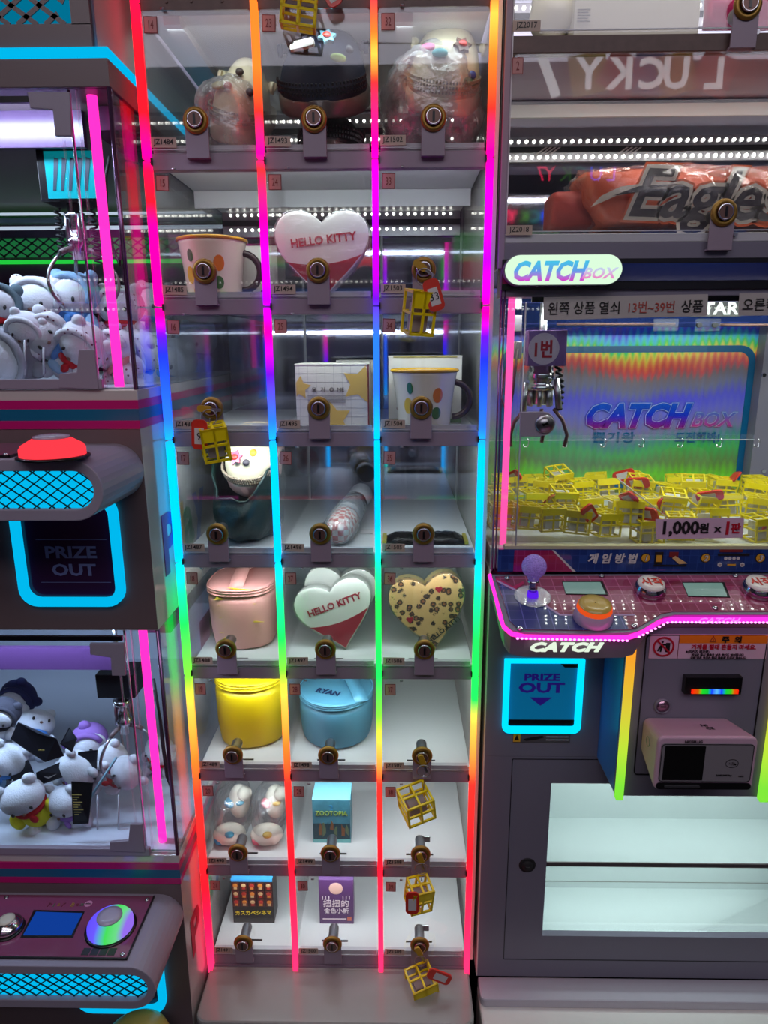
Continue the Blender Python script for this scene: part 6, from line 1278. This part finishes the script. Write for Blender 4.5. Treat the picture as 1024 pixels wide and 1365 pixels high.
za, zb_ = at(722, 930, .997).z, at(722, 941, .997).z; m.prism([(cx-.018, za), (cx, zb_), (cx+.018, za)], LY-.0028, LY-.0022); m.build('prize_lettering', mat('indigo_print', (48, 24, 140), emit=(40, 20, 130), es=.35), pd)
xs_ = bx('caution_sticker', mat('grey_caution', (84, 78, 82), rough=.5), at(684, 984, .999).x, at(760, 984, .999).x, LY-.0012, LY-.0004, at(720, 990, .999).z, at(720, 978, .999).z, right)
m = MB(); a_, b_ = at(684, 990, .998), at(694, 978, .998); m.box(a_.x, b_.x, LY-.0016, LY-.0011, a_.z+.001, b_.z, 0); m.prism([(a_.x+.002, a_.z+.005), (b_.x-.002, a_.z+.005), ((a_.x+b_.x)/2, b_.z-.002)], LY-.002, LY-.0016, 1)
c0 = at(711, 984, .998); m.prism([(c0.x-.016, c0.z-.002), (c0.x-.004, c0.z+.001), (c0.x+.015, c0.z+.004), (c0.x+.017, c0.z+.001), (c0.x+.004, c0.z-.003), (c0.x-.012, c0.z-.005)], LY-.0018, LY-.0012, 1)
for k in range(2): m.box(at(728, 984, .998).x, at(758, 984, .998).x, LY-.0016, LY-.0011, at(728, 982.5+4*k, .998).z-.0008, at(728, 982.5+4*k, .998).z+.0003, 2)
m.build('caution_print', [mat('amber_badge', ()), M_INK, mat('pale_print', ())], xs_)
# cabinet carcass round the storage window
wx0, wz0, wz1 = .258, .484, .792
for nm, (a1, b1, c1, d1) in (('front_stile', (RX0, wx0, .395, .842)), ('front_rail', (wx0, RX1, .395, wz0)), ('front_rail', (wx0, RX1, wz1, .842))): bx(nm, M_GREYR, a1, b1, LY, LY+.012, c1, d1, right)
dx0, dx1, dz0, dz1 = .191, 1.3, .432, .838
ring_prism(MB(), rrect(dx0, dx1, dz0, dz1, .002, 2), rrect(dx0+.0012, dx1-.0012, dz0+.0012, dz1-.0012, .0015, 2), LY-.0006, LY+.0006).build('door_seam', M_BLACK, right)
m = MB(); q = at(703, 1154, .999); m.M = Matrix.Translation((q.x, LY, q.z)) @ FRONT; m.lathe([(.0145, 0), (.014, .001), (.0115, .002), (.0105, .001), (.0095, .004), (.001, .0045)], 28, 0, caps=False); m.box(-.003, .003, -.0008, .0008, .0045, .005, 1); m.build('door_lock', [M_RUBBER, M_STEEL], right)
LIN = mat('bright_white_liner', (226, 234, 232), rough=.22)
bx('storage_floor', LIN, wx0-.04, RX1, 1.012, 1.135, .460, .466, right); bx('storage_back', LIN, wx0-.04, RX1, 1.131, 1.138, .46, .84, right); bx('storage_shelf', LIN, wx0-.04, RX1, 1.016, 1.131, .6215, .624, right)
bx('shelf_edge', M_DARKBODY, wx0-.04, RX1, 1.013, 1.016, .6175, .625, right); bx('storage_ceiling', LIN, wx0-.04, RX1, 1.012, 1.135, .835, .84, right); bx('storage_side', LIN, wx0-.045, wx0-.04, 1.012, 1.135, .46, .84, right)
bx('back_seam', M_LINE, wx0-.04, RX1, 1.130, 1.1311, .4805, .4815, right)
bx('window_glass', M_GLASS, wx0, RX1, LY+.012, LY+.0135, wz0, wz1, right)
dots('light_point_row', wx0-.02, RX1-.2, 1.03, .832, .0125, right, .0022); dots('light_point_row', wx0-.02, RX1-.2, 1.028, .6145, .0125, right, .0018)
MB().prism(rrect(RX0, RX1, .885, 1.0, .028, 6, (1, 0, 0, 0)), .25, .376, plane='XY').build('base_step', mat('pale_base_paint', (236, 232, 226), rough=.3, coat=.2), right, bev=.004); MB().prism(rrect(RX0+.001, RX1, .955, 1.0, .01, 4, (1, 0, 0, 0)), .376, .394, plane='XY').build('base_ledge', mat('mid_base_paint', (186, 180, 190), rough=.3), right, bev=.003)
bx('plinth', M_BLACK, RX0+.01, RX1, .93, 1.42, .0, .25, right); bx('rear_body', M_BLACK, RX0, RX1, 1.14, 1.42, .25, .835, right)

# ------------------------------------------------------------------ machines across the aisle and beyond (seen in glass and mirrors)
def far_cabinet(label, x0, x1, y0, y1, face, cg, cp, grp='machines across the aisle'):
    """claw cabinet: base, posts, header, glass, lit bands; face = +1 looks to +Y, -1 to -Y"""
    t = thing('arcade_cabinet', label, 'claw machine', ((x0+x1)/2, (y0+y1)/2, 0), grp); f = y1 if face > 0 else y0; e = .006*face
    mm = mat('mauve_cabinet_steel', (120, 110, 130), rough=.4)
    bx('base', mm, x0, x1, y0, y1, 0, .85, t, bev=.004); bx('header', mm, x0, x1, y0, y1, 1.72, 2.1, t, bev=.004)
    for x in (x0+.01, x1-.03): bx('post', mm, x, x+.02, min(f, f-.02*face), max(f, f-.02*face), .85, 1.72, t)
    bx('back', LITW, x0, x1, (y0 if face > 0 else y1-.01), (y0+.01 if face > 0 else y1), .85, 1.72, t); bx('floor_tray', LITW, x0, x1, y0, y1, .85, .87, t)
    bx('lit_band', cg, x0, x1, min(f, f+e), max(f, f+e), 1.735, 1.752, t); bx('lit_band', cp, x0, x1, min(f, f+e), max(f, f+e), .80, .815, t)
    bx('light_tube', glow('room_white_tube', (225, 230, 255), 2.5), x0+.03, x1-.03, f-.06*face-.003, f-.06*face+.003, 1.69, 1.694, t)
    bx('light_tube', glow('room_white_tube', (225, 230, 255), 2.5), x0+.03, x1-.03, f-.12*face-.002, f-.12*face+.002, 1.60, 1.603, t)
    bx('sign_panel', cp, x0+.15, x1-.15, min(f, f+e), max(f, f+e), 1.86, 1.98, t)
    dots('light_point_row', x0+.02, x1-.02, f+e, 1.78, .022, t, .005); dots('light_point_row', x0+.02, x1-.02, f+e, 1.66, .022, t, .005)
    for k in range(5): MB().ell((x0+.12+(x1-x0-.24)*k/4, (y0+y1)/2, .93), (.06, .06, .07), 12, 8).build('prize_toy', [FUR, cloth((200, 60, 80)), FURB, cloth((220, 200, 60)), FUR][k], t)
    return t
GRN = glow('green_band_light', (40, 220, 70), 1.4); PKB = glow('pink_band_light', (230, 60, 190), 1.2); BLB = glow('blue_band_light', (40, 120, 230), 1.2); REDB = glow('red_band_light', (230, 50, 60), 1.2)
far_cabinet('cabinet across the aisle with green band, behind the viewer at left', -1.5, -.75, -1.75, -1.15, 1, GRN, PKB)
far_cabinet('cabinet across the aisle with blue band, directly behind the viewer', -.7, .05, -1.75, -1.15, 1, BLB, REDB)
far_cabinet('cabinet across the aisle with pink band, behind the viewer at right', .1, .85, -1.75, -1.15, 1, PKB, GRN)
far_cabinet('cabinet across the aisle with red band, far right behind the viewer', .9, 1.65, -1.75, -1.15, 1, REDB, BLB)
# machine beyond the left one, seen through its rear glass
t = thing('arcade_cabinet', 'machine with green diamond grille seen through the upper left window', 'claw machine', (-.9, 2.0, 0), 'machines beyond the left window'); Yq = 1.95
MB().box(-1.7, -.05, Yq, 2.3, 0, 1.30).box(-1.7, -.05, Yq, 2.3, 1.92, 2.6).build('cabinet_body', mat('pale_lilac_steel', (170, 165, 190), rough=.4), t, bev=.003)
Zq = lambda y: at(80, y, Yq).z
bx('rose_band', mat('rose_brown_band', (120, 74, 104), rough=.4), -1.7, -.05, Yq-.004, Yq, Zq(376), Zq(292), t); bx('grille_light', glow('green_grille_light', (30, 110, 60), 1), -1.7, -.05, Yq-.008, Yq-.004, Zq(343), Zq(318), t)
bx('lit_band', GRN, -1.7, -.05, Yq-.012, Yq-.004, Zq(352), Zq(347), t)
lattice(-1.7, -.05, Zq(343), Zq(318), Yq-.012, .032, .022, .004).build('diamond_grille', M_DARKBODY, t)
MB().box(-1.7, -.05, Yq-.03, Yq+.02, Zq(262), Zq(246)).box(-1.7, -.05, Yq-.03, Yq+.02, Zq(300), Zq(291)).build('gantry_rail', M_WHITE, t, bev=.003)
# letter cards hung over the aisle: LUCKY 7 facing the machines
t = thing('letter_banner', 'string of bright diamond cards spelling LUCKY 7 above the aisle', 'banner', (.9, -.4, 2.33))
def refl(px, py, Y): q = at(px, py, 2*RY-Y); return Vector((q.x, Y, q.z))
BACKF = Matrix.Rotation(PI, 4, 'Z') @ FRONT
for ch, px, c, r_ in (('L', 952, (190, 90, 84), .4), ('U', 900, (200, 160, 60), -.25), ('C', 868, (80, 110, 170), .1), ('K', 827, (190, 80, 90), .5), ('Y', 784, (200, 180, 60), -.2), ('7', 732, (110, 104, 112), 0)):  # glow added to the cards so the glass mirrors them
    q = refl(px, 99, -.4); m = MB(); m.M = Matrix.Translation(q) @ BACKF @ Matrix.Rotation(r_, 4, 'Z')
    if ch != '7': m.box(-.058, .058, -.058, .058, -.002, 0)
    m.M = Matrix.Translation(q) @ BACKF; m2 = glow('card_%d_%d_%d' % c, c, 2.6); m.text(ch, .12 if ch != '7' else .19, Matrix.Translation((0, 0, .002)), 1, bold=.03); m.build('letter_card', [m2, glow('card_white', (250, 250, 255), 3.5)], t)
MB().tube([(-.1+.0, -.402, 2.42), (.7, -.402, 2.40), (1.5, -.402, 2.42)], .002, 5).build('banner_string', M_PAPER, t)
t = thing('neon_letters', 'small coloured neon letters LUCKY 7 hung across the aisle', 'sign', (.6, -.9, 1.9))
for ch, px, c in (('L', 815, (40, 120, 255)), ('U', 794, (40, 170, 255)), ('C', 774, (60, 230, 200)), ('K', 754, (120, 230, 60)), ('Y', 732, (255, 120, 200)), ('7', 721, (255, 60, 200))):
    q = refl(px, 232, -.9); m = MB(); m.M = Matrix.Translation(q) @ BACKF; m.text(ch, .075, Matrix(), 0, bold=0); m.build('neon_letter', glow('neon_%d_%d_%d' % c, c, 6), t)
# round downlights in the ceiling
for k, (x, y) in enumerate(((-.5, -.9), (.6, -.9), (-.5, .2), (.6, .2))):
    t = thing('downlight', 'round warm downlight in the %s of the aisle ceiling' % ('left rear', 'right rear', 'left front', 'right front')[k], 'ceiling light', (x, y, 2.94), 'ceiling downlights'); m = MB(); m.M = Matrix.Translation((x, y, 2.93)); m.lathe([(.07, 0), (.07, .012), (.05, .012)], 24).build('trim_ring', M_WHITE, t); m = MB(); m.M = Matrix.Translation((x, y, 2.928)); m.lathe([(.05, 0), (.05, .002)], 24).build('lamp_face', glow('warm_downlight', (255, 225, 180), 5), t)
